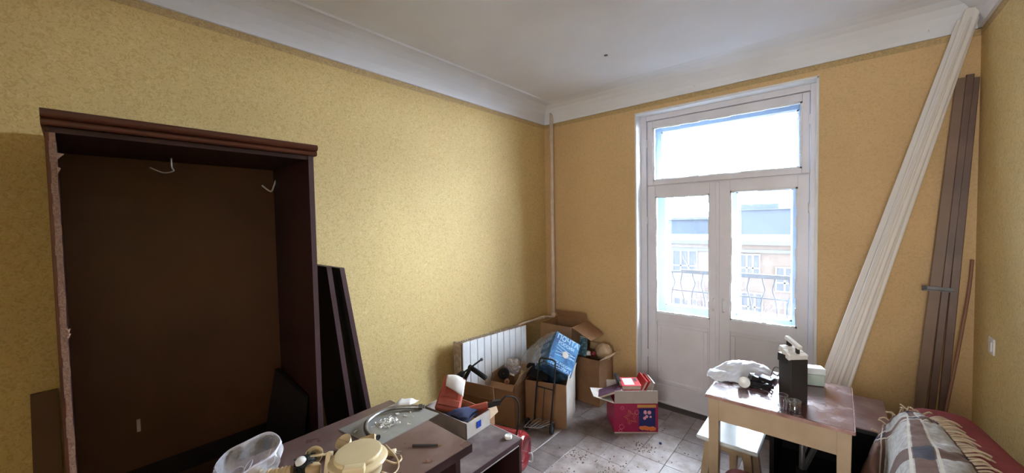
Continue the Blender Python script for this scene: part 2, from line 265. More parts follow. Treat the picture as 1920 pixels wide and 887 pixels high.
# ---------------------------------------------------------------- geometry helpers
ORIG = {}
def Rz(a): return Matrix.Rotation(a, 3, 'Z')
def Rx(a): return Matrix.Rotation(a, 3, 'X')
def Ry(a): return Matrix.Rotation(a, 3, 'Y')
def frame(d, up=V((0, 0, 1))):
    d = V(d).normalized()
    if abs(d.dot(up)) > 0.97: up = V((0, 1, 0))
    a = up.cross(d).normalized(); b = d.cross(a)
    return a, b, d
class G:
    def __init__(s): s.v = []; s.f = []; s.uv = None
    def add(s, vs, fs):
        k = len(s.v); s.v += [V(x) for x in vs]; s.f += [tuple(i + k for i in q) for q in fs]; return s
    def box(s, c, sz, R=None):
        c = V(c); R = R or Matrix.Identity(3); h = V(sz) * 0.5; vs = []
        for z in (-1, 1):
            for x, y in ((-1, -1), (1, -1), (1, 1), (-1, 1)): vs.append(c + R @ V((x * h.x, y * h.y, z * h.z)))
        return s.add(vs, [(3, 2, 1, 0), (4, 5, 6, 7), (0, 1, 5, 4), (1, 2, 6, 5), (2, 3, 7, 6), (3, 0, 4, 7)])
    def bb(s, x0, x1, y0, y1, z0, z1): return s.box(((x0 + x1) / 2, (y0 + y1) / 2, (z0 + z1) / 2), (abs(x1 - x0), abs(y1 - y0), abs(z1 - z0)))
    def hexa(s, p): return s.add(p, [(3, 2, 1, 0), (4, 5, 6, 7), (0, 1, 5, 4), (1, 2, 6, 5), (2, 3, 7, 6), (3, 0, 4, 7)])
    def tube(s, pts, r, n=10, cap=True, radii=None):
        pts = [V(p) for p in pts]; k = len(pts); vs = []; prev = None
        for i, p in enumerate(pts):
            d = (pts[min(i + 1, k - 1)] - pts[max(i - 1, 0)])
            if prev is None: a, b, _ = frame(d)
            else:
                dn = d.normalized(); a = (prev - dn * prev.dot(dn)).normalized(); b = dn.cross(a)
            prev = a; rr = radii[i] if radii else r
            for j in range(n): vs.append(p + a * rr * cos(2 * pi * j / n) + b * rr * sin(2 * pi * j / n))
        fs = [(i * n + j, i * n + (j + 1) % n, (i + 1) * n + (j + 1) % n, (i + 1) * n + j) for i in range(k - 1) for j in range(n)]
        if cap: fs += [tuple(range(n - 1, -1, -1)), tuple((k - 1) * n + j for j in range(n))]
        return s.add(vs, fs)
    def lathe(s, prof, c, R=None, n=24):
        c = V(c); R = R or Matrix.Identity(3); vs = []
        for r, z in prof:
            for j in range(n): vs.append(c + R @ V((max(r, 1e-4) * cos(2 * pi * j / n), max(r, 1e-4) * sin(2 * pi * j / n), z)))
        fs = [(i * n + j, i * n + (j + 1) % n, (i + 1) * n + (j + 1) % n, (i + 1) * n + j) for i in range(len(prof) - 1) for j in range(n)]
        return s.add(vs, fs)
    def prism(s, poly, off):
        """poly: list of 3D points, off: extrusion vector"""
        n = len(poly); off = V(off); vs = [V(p) for p in poly] + [V(p) + off for p in poly]
        return s.add(vs, [tuple(range(n - 1, -1, -1)), tuple(range(n, 2 * n))] + [(i, (i + 1) % n, n + (i + 1) % n, n + i) for i in range(n)])
    def grid(s, fn, nu, nv, uv=False):
        vs = [fn(i / nu, j / nv) for j in range(nv + 1) for i in range(nu + 1)]
        if uv: s.uv = [(i / nu, j / nv) for j in range(nv + 1) for i in range(nu + 1)]
        return s.add(vs, [(j * (nu + 1) + i, j * (nu + 1) + i + 1, (j + 1) * (nu + 1) + i + 1, (j + 1) * (nu + 1) + i) for j in range(nv) for i in range(nu)])
    def obj(s, name, mt, parent=None, base=None, smooth=False, bevel=0, segs=2, sub=0, solid=0, auto=False):
        if parent is not None: o0 = ORIG[parent.name]
        elif base is not None: o0 = V(base)
        else: o0 = V((0, 0, 0))
        me = bpy.data.meshes.new(name); me.from_pydata([tuple(p - o0) for p in s.v], [], s.f); me.update()
        if s.uv:
            ul = me.uv_layers.new(name='UVMap')
            for lp in me.loops: ul.data[lp.index].uv = s.uv[lp.vertex_index]
        me.materials.append(M[mt] if isinstance(mt, str) else mt)
        o = bpy.data.objects.new(name, me); COL.objects.link(o)
        if parent is not None: o.parent = parent
        else: o.location = o0
        ORIG[o.name] = o0
        if smooth:
            for p in me.polygons: p.use_smooth = True
        if bevel:
            b = o.modifiers.new('bevel', 'BEVEL'); b.width = bevel; b.segments = segs; b.limit_method = 'ANGLE'; b.angle_limit = rad(35)
            for p in me.polygons: p.use_smooth = True
            wn = o.modifiers.new('wn', 'WEIGHTED_NORMAL'); wn.keep_sharp = False
        if solid: sm = o.modifiers.new('solid', 'SOLIDIFY'); sm.thickness = solid; sm.offset = 0
        if sub: ss = o.modifiers.new('sub', 'SUBSURF'); ss.levels = sub; ss.render_levels = sub
        return o
def thing(name, label, cat, loc, group=None):
    o = bpy.data.objects.new(name, None); COL.objects.link(o); o.location = loc; ORIG[o.name] = V(loc); o.empty_display_size = 0.1
    return tag(o, label, cat, group)
def tag(o, label, cat, group=None, kind=None):
    o['label'] = label; o['category'] = cat
    if group: o['group'] = group
    if kind: o['kind'] = kind
    return o
def struct(o, label=None):
    o['kind'] = 'structure'
    if label: o['label'] = label
    return o
def spline(pts, n=8):
    pts = [V(p) for p in pts]; out = []
    for i in range(len(pts) - 1):
        p0 = pts[max(i - 1, 0)]; p1 = pts[i]; p2 = pts[i + 1]; p3 = pts[min(i + 2, len(pts) - 1)]
        for k in range(n):
            t = k / n
            out.append(0.5 * ((2 * p1) + (p2 - p0) * t + (2 * p0 - 5 * p1 + 4 * p2 - p3) * t * t + (3 * p1 - p0 - 3 * p2 + p3) * t ** 3))
    return out + [pts[-1]]
def surf(rows):
    """Catmull-Rom surface through a grid of control points -> f(u, v)"""
    def cr1(p, t):
        k = len(p) - 1; x = min(max(t, 0), 1) * k; i = min(int(x), k - 1); f = x - i
        p0 = p[max(i - 1, 0)]; p1 = p[i]; p2 = p[i + 1]; p3 = p[min(i + 2, k)]
        return 0.5 * ((2 * p1) + (p2 - p0) * f + (2 * p0 - 5 * p1 + 4 * p2 - p3) * f * f + (3 * p1 - p0 - 3 * p2 + p3) * f ** 3)
    R_ = [[V(p) for p in r] for r in rows]
    return lambda u, v: cr1([cr1(r, u) for r in R_], v)
def text(body, size, mt, parent, pos, R, name='lettering', depth=0.0008):
    """flat lettering, centred at pos; R maps local x (reading), y (up), z (out of the face)"""
    cu_ = bpy.data.curves.new('t', 'FONT'); cu_.body = body; cu_.size = size; cu_.align_x = 'CENTER'; cu_.align_y = 'CENTER'; cu_.extrude = depth; cu_.offset = size * 0.012
    to = bpy.data.objects.new('t', cu_); COL.objects.link(to)
    dg = bpy.context.evaluated_depsgraph_get(); me = bpy.data.meshes.new_from_object(to.evaluated_get(dg)); bpy.data.objects.remove(to)
    o0 = ORIG[parent.name]; pos = V(pos)
    for v in me.vertices: v.co = pos + R @ v.co - o0
    me.materials.clear(); me.materials.append(M[mt]); o = bpy.data.objects.new(name, me); COL.objects.link(o); o.parent = parent; ORIG[o.name] = o0
    return o
def cols(a, b, c): return Matrix((V(a), V(b), V(c))).transposed()
def frand(a, b): return random.uniform(a, b)

# ================================================================ ROOM SHELL
W = 2.913; YF = -4.5; H = 2.80; ZP = 2.617
struct(G().bb(-0.12, 0, YF - 0.12, 0.45, -0.1, 3.0).obj('wall_left', 'paper_left'))
struct(G().bb(W, W + 0.12, YF - 0.12, 0.45, -0.1, 3.0).obj('wall_right', 'paper_left'))
g = G().bb(0, 0.974, 0, 0.45, -0.1, 3.0).bb(2.231, W, 0, 0.45, -0.1, 3.0).bb(0.974, 2.231, 0, 0.45, 2.552, 3.0)
struct(g.obj('wall_back', 'paper_back'))
g = G().bb(0, 1.9, YF - 0.12, YF, -0.1, 3.0).bb(2.8, W, YF - 0.12, YF, -0.1, 3.0).bb(1.9, 2.8, YF - 0.12, YF, 2.35, 3.0)  # opening in this wall is invented to let the fill light in
struct(g.obj('wall_front', 'paper_left'))
struct(G().bb(-0.12, W + 0.12, YF - 0.12, 0.45, H, H + 0.15).obj('ceiling', 'plaster'))
# added unseen box that keeps sky light out of the invented opening
g = G().bb(1.3, 1.4, -6.2, YF - 0.12, -0.1, 2.8).bb(3.2, 3.3, -6.2, YF - 0.12, -0.1, 2.8).bb(1.3, 3.3, -6.3, -6.2, -0.1, 2.8).bb(1.3, 3.3, -6.3, YF - 0.12, 2.7, 2.8).bb(1.3, 3.3, -6.3, YF - 0.12, -0.1, -0.004)
struct(g.obj('sky_blocker', 'cornice'))
g = G().bb(-14, -0.12, 0.25, 0.45, -12, 7).bb(W + 0.12, 16, 0.25, 0.45, -12, 7).bb(-0.12, W + 0.12, 0.25, 0.45, 3.0, 7).bb(-0.12, W + 0.12, 0.25, 0.45, -12, -0.1)
struct(g.obj('wall_outside', 'facade'))
# cornices with a cove
def cornice(name, axis, lip):
    p = [(0, ZP + 0.008), (0.016, ZP + 0.008), (0.018, ZP + 0.03), (0.026, 2.68), (0.045, 2.72), (0.075, 2.755), (0.115, 2.78), (0.16, 2.793)]
    p += [(0.168, 2.785), (0.182, 2.786), (0.184, H + 0.01)] if lip else [(0.20, H - 0.001), (0.20, H + 0.01)]
    p += [(0, H + 0.01)]
    if axis == 'left': poly = [(x, YF, z) for x, z in p]; off = (0, -YF, 0)
    if axis == 'right': poly = [(W - x, 0, z) for x, z in p]; off = (0, YF, 0)
    if axis == 'back': poly = [(0, -x, z) for x, z in p][::-1]; off = (W, 0, 0)
    struct(G().prism(poly, off).obj(name, 'cornice'))
cornice('trim_1', 'left', True); cornice('trim_2', 'back', False); cornice('trim_3', 'right', False)
# printed wallpaper border under the cornice
struct(G().bb(0, 0.0015, YF, 0, ZP - 0.028, ZP + 0.008).obj('trim_4', 'border'))
struct(G().bb(0, W, -0.0015, 0, ZP - 0.028, ZP + 0.008).obj('trim_5', 'border'))
struct(G().bb(W - 0.0015, W, YF, 0, ZP - 0.028, ZP + 0.008).obj('trim_6', 'border'))
# ceiling hook scar and holes
struct(G().lathe([(0, 0), (0.014, 0), (0.012, -0.004), (0.004, -0.006), (0, -0.006)], (1.071, -0.73, H), None, 10).obj('trim_7', 'grey_metal'))

# floor made of single pieces on a 19 cm module
fl = struct(G().bb(-0.12, W + 0.12, YF - 0.12, 0.45, -0.1, -0.004).obj('floor', 'tile_gap'))
mod = 0.19; nx = 16; ny = 25; used = set(); protos = {}
rr = random.Random(3)
for j in range(ny):
    for i in range(nx):
        if (i, j) in used: continue
        a, b = rr.choice([(1, 1), (1, 1), (2, 1), (1, 2), (2, 2)])
        if i + a > nx or any((i + p, j + q) in used for p in range(a) for q in range(b)): a = b = 1
        for p in range(a):
            for q in range(b): used.add((i + p, j + q))
        x0 = -0.04 + i * mod; y1 = -0.0 - j * mod + 0.0
        if (a, b) not in protos:
            g = G(); gp = 0.0016; w_, d_ = a * mod - gp, b * mod - gp; e = 0.002
            vs = [(0, 0, -.004), (w_, 0, -.004), (w_, -d_, -.004), (0, -d_, -.004), (0, 0, -.0015), (w_, 0, -.0015), (w_, -d_, -.0015), (0, -d_, -.0015),
                  (e, -e, 0), (w_ - e, -e, 0), (w_ - e, -d_ + e, 0), (e, -d_ + e, 0)]
            g.add(vs, [(8, 11, 10, 9), (0, 4, 5, 1), (1, 5, 6, 2), (2, 6, 7, 3), (3, 7, 4, 0), (4, 8, 9, 5), (5, 9, 10, 6), (6, 10, 11, 7), (7, 11, 8, 4)])
            o = g.obj('tile', 'tile', fl); protos[(a, b)] = o
        else:
            o = protos[(a, b)].copy(); COL.objects.link(o); o.parent = fl
        o.location = (x0, y1, rr.uniform(-0.0006, 0.0003))
# door opening lining (white reveal)
g = G().bb(0.974, 0.988, -0.004, 0.12, 0, 2.552).bb(2.217, 2.233, -0.004, 0.12, 0, 2.552).bb(0.974, 2.233, -0.004, 0.12, 2.538, 2.556)
struct(g.obj('trim_8', 'reveal', bevel=0.003))

# ---------------------------------------------------------------- balcony doors
d1 = bpy.data.objects.new('door_1', None); COL.objects.link(d1); ORIG['door_1'] = V((0, 0, 0)); struct(d1, 'grey-white inner double balcony door with a transom light')
g = G().bb(0.985, 1.036, 0.10, 0.19, 0, 2.54).bb(2.183, 2.22, 0.10, 0.19, 0, 2.54).bb(1.036, 2.183, 0.10, 0.19, 2.495, 2.54)
g.bb(1.036, 2.183, 0.135, 0.19, 1.90, 1.955)
g.obj('door_frame', 'door_paint', d1, bevel=0.004)
def sash(par, name, x0, x1, z0, z1, gx0, gx1, gz0, gz1, y0, y1, mt, panel=None, bead='putty'):
    g = G().bb(x0, gx0, y0, y1, z0, z1).bb(gx1, x1, y0, y1, z0, z1).bb(gx0, gx1, y0, y1, gz1, z1)
    if panel:
        a, b, c, d = panel
        g.bb(gx0, gx1, y0, y1, d, gz0).bb(gx0, gx1, y0, y1, z0, c)
        if a > gx0: g.bb(gx0, a, y0, y1, c, d)
        if b < gx1: g.bb(b, gx1, y0, y1, c, d)
    else: g.bb(gx0, gx1, y0, y1, z0, gz0)
    s = g.obj(name, mt, par, bevel=0.003)
    if panel:
        g = G().bb(a, b, y0 + 0.018, y1 - 0.006, c, d)
        g.obj('panel', mt, s)
        m_ = 0.035
        g = G()
        for q in ((a, b, c, c + m_), (a, b, d - m_, d), (a, a + m_, c + m_, d - m_), (b - m_, b, c + m_, d - m_)):
            g.bb(q[0], q[1], y0 + 0.007, y0 + 0.02, q[2], q[3])
        g.obj('panel_moulding', mt, s, bevel=0.006, segs=2)
    # uneven putty bead round the glass
    r2 = random.Random(int(x0 * 1000)); g = G()
    for (p, q, horiz, inn) in (((gx0, gz0), (gx1, gz0), True, 1), ((gx0, gz1), (gx1, gz1), True, -1), ((gx0, gz0), (gx0, gz1), False, 1), ((gx1, gz0), (gx1, gz1), False, -1)):
        n = 14
        for k in range(n):
            t0, t1 = k / n, (k + 1) / n; wd = 0.011 + r2.uniform(-0.003, 0.004)
            xa, xb = p[0] + (q[0] - p[0]) * t0, p[0] + (q[0] - p[0]) * t1; za, zb = p[1] + (q[1] - p[1]) * t0, p[1] + (q[1] - p[1]) * t1
            if horiz: g.bb(xa, xb, y0 + 0.008, y1 - 0.006, za, za + inn * wd) if inn > 0 else g.bb(xa, xb, y0 + 0.008, y1 - 0.006, za - wd, za)
            else: g.bb(xa, xa + wd, y0 + 0.008, y1 - 0.006, za, zb) if inn > 0 else g.bb(xa - wd, xa, y0 + 0.008, y1 - 0.006, za, zb)
    g.obj('glazing_putty', bead, s)
    G().bb(gx0, gx1, (y0 + y1) / 2, (y0 + y1) / 2 + 0.003, gz0, gz1).obj('pane', 'glass', s)
    return s
sash(d1, 'transom_sash', 1.040, 2.179, 1.930, 2.491, 1.087, 2.137, 1.968, 2.434, 0.115, 0.155, 'door_paint')
lf = sash(d1, 'door_leaf', 1.040, 1.602, 0.006, 1.922, 1.105, 1.546, 0.800, 1.826, 0.115, 0.157, 'door_paint', (1.117, 1.531, 0.165, 0.722))
rf = sash(d1, 'door_leaf', 1.606, 2.179, 0.006, 1.922, 1.690, 2.116, 0.818, 1.838, 0.115, 0.157, 'door_paint', (1.693, 2.105, 0.165, 0.726))
G().bb(1.590, 1.618, 0.103, 0.116, 0.01, 1.918).obj('meeting_strip', 'door_paint', d1, bevel=0.004)
for par, hx in ((lf, 1.570), (rf, 1.647)):
    g = G().box((hx, 0.114, 0.977), (0.016, 0.005, 0.02)).box((hx, 0.114, 0.880), (0.016, 0.005, 0.02))
    g.tube(spline([(hx, 0.114, 0.975), (hx, 0.092, 0.968), (hx, 0.088, 0.93), (hx, 0.092, 0.889), (hx, 0.114, 0.882)], 4), 0.005, 8)
    g.obj('pull_handle', 'lamp_white', par, smooth=True)
for hx, hz in ((2.181, 1.685), (2.181, 0.45), (1.038, 1.62), (1.038, 0.42), (2.181, 2.30), (1.038, 2.30)):
    G().tube([(hx, 0.108, hz - 0.035), (hx, 0.108, hz + 0.035)], 0.007, 8).obj('hinge', 'door_paint', d1, smooth=True)
d2 = bpy.data.objects.new('door_2', None); COL.objects.link(d2); ORIG['door_2'] = V((0, 0, 0)); struct(d2, 'white outer double balcony door behind the inner one')
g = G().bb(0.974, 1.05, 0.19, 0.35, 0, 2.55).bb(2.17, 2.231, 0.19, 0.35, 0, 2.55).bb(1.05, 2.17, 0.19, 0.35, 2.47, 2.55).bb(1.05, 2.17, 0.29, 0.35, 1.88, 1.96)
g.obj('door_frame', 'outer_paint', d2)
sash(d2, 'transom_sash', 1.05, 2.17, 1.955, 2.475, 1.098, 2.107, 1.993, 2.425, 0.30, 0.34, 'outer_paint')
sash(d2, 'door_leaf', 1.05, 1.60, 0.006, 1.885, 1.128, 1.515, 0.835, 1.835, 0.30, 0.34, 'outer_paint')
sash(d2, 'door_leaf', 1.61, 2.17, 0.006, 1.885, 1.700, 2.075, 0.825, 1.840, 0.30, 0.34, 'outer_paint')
struct(G().bb(0.974, 2.231, 0.10, 0.40, -0.01, 0.006).obj('trim_9', 'door_paint'))
# nail heads left in the cornice
for k, (x, z) in enumerate(((1.47, 2.672), (2.716, 2.672), (0.215, 2.672))):
    G().lathe([(0, 0), (0.013, 0), (0.012, 0.004), (0.004, 0.006), (0, 0.012)], (x, -0.018 , z), Rx(rad(90)), 10).obj('nail_plug', 'lamp_white' , None, None)
    o = bpy.data.objects[[n for n in ORIG][-1]]
    tag(o, ['small round plug in the cornice above the balcony door', 'small round plug in the cornice near the white skirting bundle', 'small round plug in the cornice beside the riser pipe'][k], 'plug', 'plugs in the cornice')

# ================================================================ OUTSIDE
struct(G().bb(0.2, 3.2, 0.45, 1.25, -0.18, -0.03).obj('balcony_slab', 'concrete'))
rl = thing('balcony_railing', 'iron balcony railing with wavy belly-bent bars outside the door', 'railing', (1.6, 1.1, -0.03))
G().bb(1.03, 3.15, 1.085, 1.115, 1.035, 1.075).obj('top_rail', 'railing', rl, bevel=0.004)
G().tube(spline([(0.28, 0.6, 1.03), (0.34, 0.95, 1.03), (0.6, 1.1, 1.03), (1.05, 1.1, 1.05)], 8), 0.012, 8).obj('corner_rail', 'railing', rl)
G().tube(spline([(0.28, 0.6, 0.84), (0.34, 0.95, 0.84), (0.6, 1.1, 0.84), (3.15, 1.1, 0.84)], 8), 0.007, 8).obj('middle_rail', 'railing', rl)
G().bb(0.5, 3.15, 1.09, 1.11, 0.06, 0.085).obj('bottom_rail', 'railing', rl)
for px_ in (0.55, 3.12): G().bb(px_ - 0.012, px_ + 0.012, 1.088, 1.112, -0.03, 1.05).obj('post', 'railing', rl)
xs = [0.62 + 0.1055 * k for k in range(24)]
for k, x in enumerate(xs):
    wv = 0.022 if k % 2 else -0.022
    G().tube(spline([(x, 1.1, 1.04), (x + wv * 0.4, 1.1, 0.99), (x + wv, 1.12, 0.92), (x, 1.10, 0.84), (x - wv * 0.6, 1.12, 0.72), (x - wv * 0.5, 1.16, 0.5), (x, 1.13, 0.25), (x, 1.1, 0.07)], 5), 0.0065, 6).obj('baluster', 'railing', rl, smooth=True)
struct(G().bb(-60, 60, 1.6, 120, -12.2, -12).obj('street_ground', 'snow'))
def facade_window(b, x, y, z, w_, h_, cols_=3, rows_=2):
    g = G().bb(x - 0.06, x + w_ + 0.06, y - 0.06, y, z - 0.06, z).bb(x - 0.06, x + w_ + 0.06, y - 0.06, y, z + h_, z + h_ + 0.06).bb(x - 0.06, x, y - 0.06, y, z, z + h_).bb(x + w_, x + w_ + 0.06, y - 0.06, y, z, z + h_)
    for k in range(1, cols_): g.bb(x + w_ * k / cols_ - 0.04, x + w_ * k / cols_ + 0.04, y - 0.05, y, z, z + h_)
    for k in range(1, rows_): g.bb(x, x + w_, y - 0.05, y, z + h_ * 0.35 - 0.035, z + h_ * 0.35 + 0.035)
    f = g.obj('window', 'fwin', b)
    for k in range(cols_): G().bb(x + w_ * k / cols_, x + w_ * (k + 1) / cols_, y - 0.02, y + 0.01, z, z + h_).obj('pane', 'fpane', f)
b1 = thing('brick_building', 'pale low building across the street with a projecting roof cornice', 'building', (-2, 21, -12))
G().bb(-16, -1.5, 18, 26, -12, 0.35).obj('facade', 'facade', b1); G().bb(-1.5, 9, 18.02, 26, -12, 0.35).obj('ochre_facade', 'facade2', b1)
G().bb(-16.2, 9.2, 17.85, 26, 0.35, 0.55).obj('roof_cornice', 'roof', b1); G().bb(-16.1, 9.1, 17.93, 26, -0.02, 0.12).obj('string_course', 'roof', b1)
for (x, z, w_, h_) in ((-4.43, -1.25, 1.16, 1.20), (-7.4, -1.25, 1.16, 1.2), (-1.25, -1.1, 0.75, 0.95), (0.2, -1.75, 0.9, 1.05), (2.0, -1.75, 0.9, 1.05), (-1.2, -3.0, 0.8, 1.0), (0.55, -3.3, 0.8, 1.1), (-4.43, -4.2, 1.16, 1.6), (-3.0, -4.2, 0.9, 1.4)):
    facade_window(b1, x, 18, z, w_, h_)
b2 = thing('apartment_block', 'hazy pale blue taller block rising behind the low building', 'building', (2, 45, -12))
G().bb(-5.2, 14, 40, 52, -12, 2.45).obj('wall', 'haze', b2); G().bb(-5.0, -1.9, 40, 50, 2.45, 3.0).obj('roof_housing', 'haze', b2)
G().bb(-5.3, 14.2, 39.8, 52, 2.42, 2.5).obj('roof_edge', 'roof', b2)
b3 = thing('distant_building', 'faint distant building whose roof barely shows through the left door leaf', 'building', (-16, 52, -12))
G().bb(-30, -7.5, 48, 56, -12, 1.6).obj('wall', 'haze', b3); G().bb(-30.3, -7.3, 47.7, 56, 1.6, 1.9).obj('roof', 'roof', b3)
tr = thing('bare_tree', 'leafless tree in front of the building across the street', 'tree', (-1.0, 13, -12))
gt = G(); gb = G(); R9 = random.Random(11)
gt.tube([(-1.0, 13, -12), (-0.95, 13, -8), (-0.9, 13.1, -5)], 0.2, 8, radii=[0.22, 0.17, 0.12])
def branch(p, d, L, r, lv):
    q = p + d * L; mid = p + d * L * 0.5 + V((R9.uniform(-1, 1), R9.uniform(-1, 1), R9.uniform(-.5, 1))) * L * 0.07
    gb.tube([p, mid, q], r, 4, False, [r, r * 0.8, r * 0.6])
    if lv == 0: return
    for k in range(3 if lv > 1 else 4):
        nd = (d + V((R9.uniform(-1, 1), R9.uniform(-1, 1), R9.uniform(-0.25, 0.8))) * 0.75).normalized()
        branch(p + d * L * R9.uniform(0.45, 1.0), nd, L * R9.uniform(0.55, 0.8), r * 0.55, lv - 1)
for k in range(6): branch(V((-0.9, 13.1, -5.2 + 0.15 * k)), V((R9.uniform(-0.7, 0.7), R9.uniform(-0.6, 0.6), 1)).normalized(), R9.uniform(1.7, 2.4), 0.055, 4)
gt.obj('trunk', 'bark', tr, smooth=True); o = gb.obj('branches', 'bark', tr); o['kind'] = 'stuff'

# ================================================================ RADIATOR AND PIPES
rd = thing('radiator', 'white sectional panel radiator on the yellow wall', 'radiator', (0.10, -0.95, 0.12))
for k in range(10):
    y0 = -1.335 + k * 0.0785
    zt = 0.700 - 0.003 * k
    g = G().bb(0.145, 0.158, y0 + 0.0025, y0 + 0.0755, 0.125, zt).bb(0.06, 0.146, y0 + 0.032, y0 + 0.046, 0.15, zt - 0.02).bb(0.06, 0.072, y0 + 0.008, y0 + 0.070, 0.14, zt - 0.012)
    g.obj('section', 'radiator', rd, bevel=0.004)
g = G()
for k in range(30): g.bb(0.068, 0.146, -1.33 + k * 0.0262, -1.317 + k * 0.0262, 0.682 - 0.001 * k, 0.690 - 0.001 * k)
o = g.obj('top_grille', 'radiator_side', rd)
G().bb(0.058, 0.142, -1.345, -1.334, 0.125, 0.70).obj('side_cover', 'radiator_side', rd, bevel=0.004)
rp_ = thing('riser_pipe', 'cream painted heating pipe rising in the corner of the room', 'pipe', (0.108, -0.03, 0))
G().tube([(0.104, -0.03, 0.0), (0.106, -0.03, 1.3), (0.112, -0.03, 2.79)], 0.020, 14).obj('riser', 'pipe', rp_, smooth=True)
G().tube(spline([(0.104, -0.032, 0.640), (0.09, -0.07, 0.640), (0.065, -0.12, 0.650), (0.062, -0.3, 0.655), (0.066, -0.535, 0.658), (0.10, -0.56, 0.655)], 6), 0.011, 10).obj('branch_pipe', 'pipe', rp_, smooth=True)
G().tube([(0.064, -0.13, 0.650), (0.063, -0.165, 0.651)], 0.017, 8).tube([(0.063, -0.185, 0.652), (0.0625, -0.215, 0.653)], 0.015, 6).obj('pipe_coupling', 'pipe', rp_)
G().tube([(0.104, -0.03, 0.60), (0.104, -0.03, 0.68)], 0.025, 12).obj('tee', 'pipe', rp_, smooth=True)
G().tube(spline([(0.104, -0.03, 0.16), (0.07, -0.08, 0.16), (0.066, -0.54, 0.16), (0.10, -0.56, 0.16)], 5), 0.011, 10).obj('return_pipe', 'pipe', rp_, smooth=True)

# ================================================================ WARDROBE
wd = thing('wardrobe', 'open doorless mahogany wardrobe carcass against the yellow wall', 'wardrobe', (0.26, -2.9, 0))
G().bb(0.012, 0.486, -3.300, -3.279, 0, 1.944).obj('side_panel', 'maho', wd)
o = G().bb(0.486, 0.490, -3.299, -3.291, 0, 1.944).obj('edge_banding', 'maho_edge', wd)
# splintered raw chipboard edge of the left side
g = G(); R9 = random.Random(5)
zs = [0.0 + 1.93 * k / 60 for k in range(61)]
for k in range(60):
    j0 = R9.uniform(-0.0012, 0.001)
    g.bb(0.484, 0.489 + R9.uniform(-0.001, 0.002), -3.293, -3.2775 + j0, zs[k], zs[k + 1])
for z, s_ in ((1.855, 0.016), (1.81, 0.008), (1.30, 0.008), (1.285, 0.008)):
    g.prism([(0.487, -3.279, z + 0.010), (0.487, -3.279, z - 0.014), (0.480, -3.279 + s_, z + 0.008)], (0.004, 0, 0))
g.obj('raw_chipboard_edge', 'chip', wd)['label'] = 'splintered pale chipboard edge'
G().bb(0.012, 0.492, -2.537, -2.516, 0, 1.944).obj('side_panel', 'maho', wd, bevel=0.001)
G().bb(0.489, 0.4935, -2.5375, -2.5155, 0, 1.944).obj('edge_banding', 'board_edge', wd)
G().bb(0.012, 0.02, -3.279, -2.537, 0.575, 1.926).obj('back_panel', 'hardboard', wd)
G().bb(0.012, 0.49, -3.300, -2.516, 1.926, 1.944).obj('top_panel', 'maho', wd)
G().bb(0.012, 0.019, -3.279, -2.537, 0.0, 0.575).obj('dark_gap_sheet', 'board_dark', wd)  # dark sheet added to stand in for the black gap below the back
G().bb(0.02, 0.49, -3.279, -2.537, 0.465, 0.485).obj('bottom_panel', 'hardboard', wd)
G().bb(0.45, 0.468, -3.279, -2.537, 0.0, 0.465).obj('plinth', 'maho', wd)
# profiled cornice: two roll mouldings
def roll(x0, r, zc, y0, y1, n=8):
    poly = [(x0 + r * 0.9 * sin(pi * k / n), y0, zc - r * cos(pi * k / n)) for k in range(n + 1)] + [(x0 - 0.02, y0, zc + r), (x0 - 0.02, y0, zc - r)]
    return poly, (0, y1 - y0, 0)
g = G()
for x0, r, zc in ((0.512, 0.014, 1.980), (0.505, 0.010, 1.954)):
    p_, o_ = roll(x0, r, zc, -3.306, -2.506); g.prism(p_, o_)
g.bb(0.012, 0.50, -3.306, -2.506, 1.944, 1.995)
g.obj('cornice_moulding', 'maho_edge', wd)
g = G().tube(spline([(0.30, -2.985, 1.905), (0.30, -2.985, 1.87), (0.298, -2.98, 1.855), (0.30, -3.01, 1.845), (0.30, -3.05, 1.862)], 5), 0.003, 6)
g.obj('wire_hook', 'metal', wd, smooth=True)
g = G().tube(spline([(0.05, -2.535, 1.87), (0.05, -2.545, 1.84), (0.05, -2.56, 1.81), (0.05, -2.60, 1.84)], 4), 0.0045, 6)
g.obj('rail_bracket', 'lamp_white', wd, smooth=True)
G().bb(0.0202, 0.0212, -3.106, -3.094, 0.735, 0.79).obj('paper_scrap', 'card_white', wd)
# loose boards
ib = G().hexa([(0.06, -2.56, 0.487), (0.42, -2.56, 0.487), (0.42, -2.545, 0.487), (0.06, -2.545, 0.487), (0.03, -2.70, 0.487), (0.03, -2.70, 0.487), (0.03, -2.69, 0.487), (0.03, -2.69, 0.487)])
g = G().hexa([(0.10, -2.66, 0.486), (0.44, -2.62, 0.486), (0.44, -2.602, 0.486), (0.10, -2.642, 0.486), (0.05, -2.575, 0.86), (0.40, -2.560, 0.80), (0.40, -2.542, 0.80), (0.05, -2.557, 0.86)])
tag(g.obj('loose_board', 'board_dark', None, (0.25, -2.6, 0.486)), 'dark loose board leaning inside the wardrobe at its right side', 'board')
g = G().hexa([(0.03, -3.40, 0), (0.03, -3.318, 0), (0.05, -3.318, 0), (0.05, -3.40, 0), (0.004, -3.385, 1.0), (0.004, -3.318, 1.0), (0.022, -3.318, 1.0), (0.022, -3.385, 1.0)])
tag(g.obj('loose_board', 'hardboard', None, (0.03, -3.36, 0)), 'narrow brown board standing on the floor left of the wardrobe', 'board')
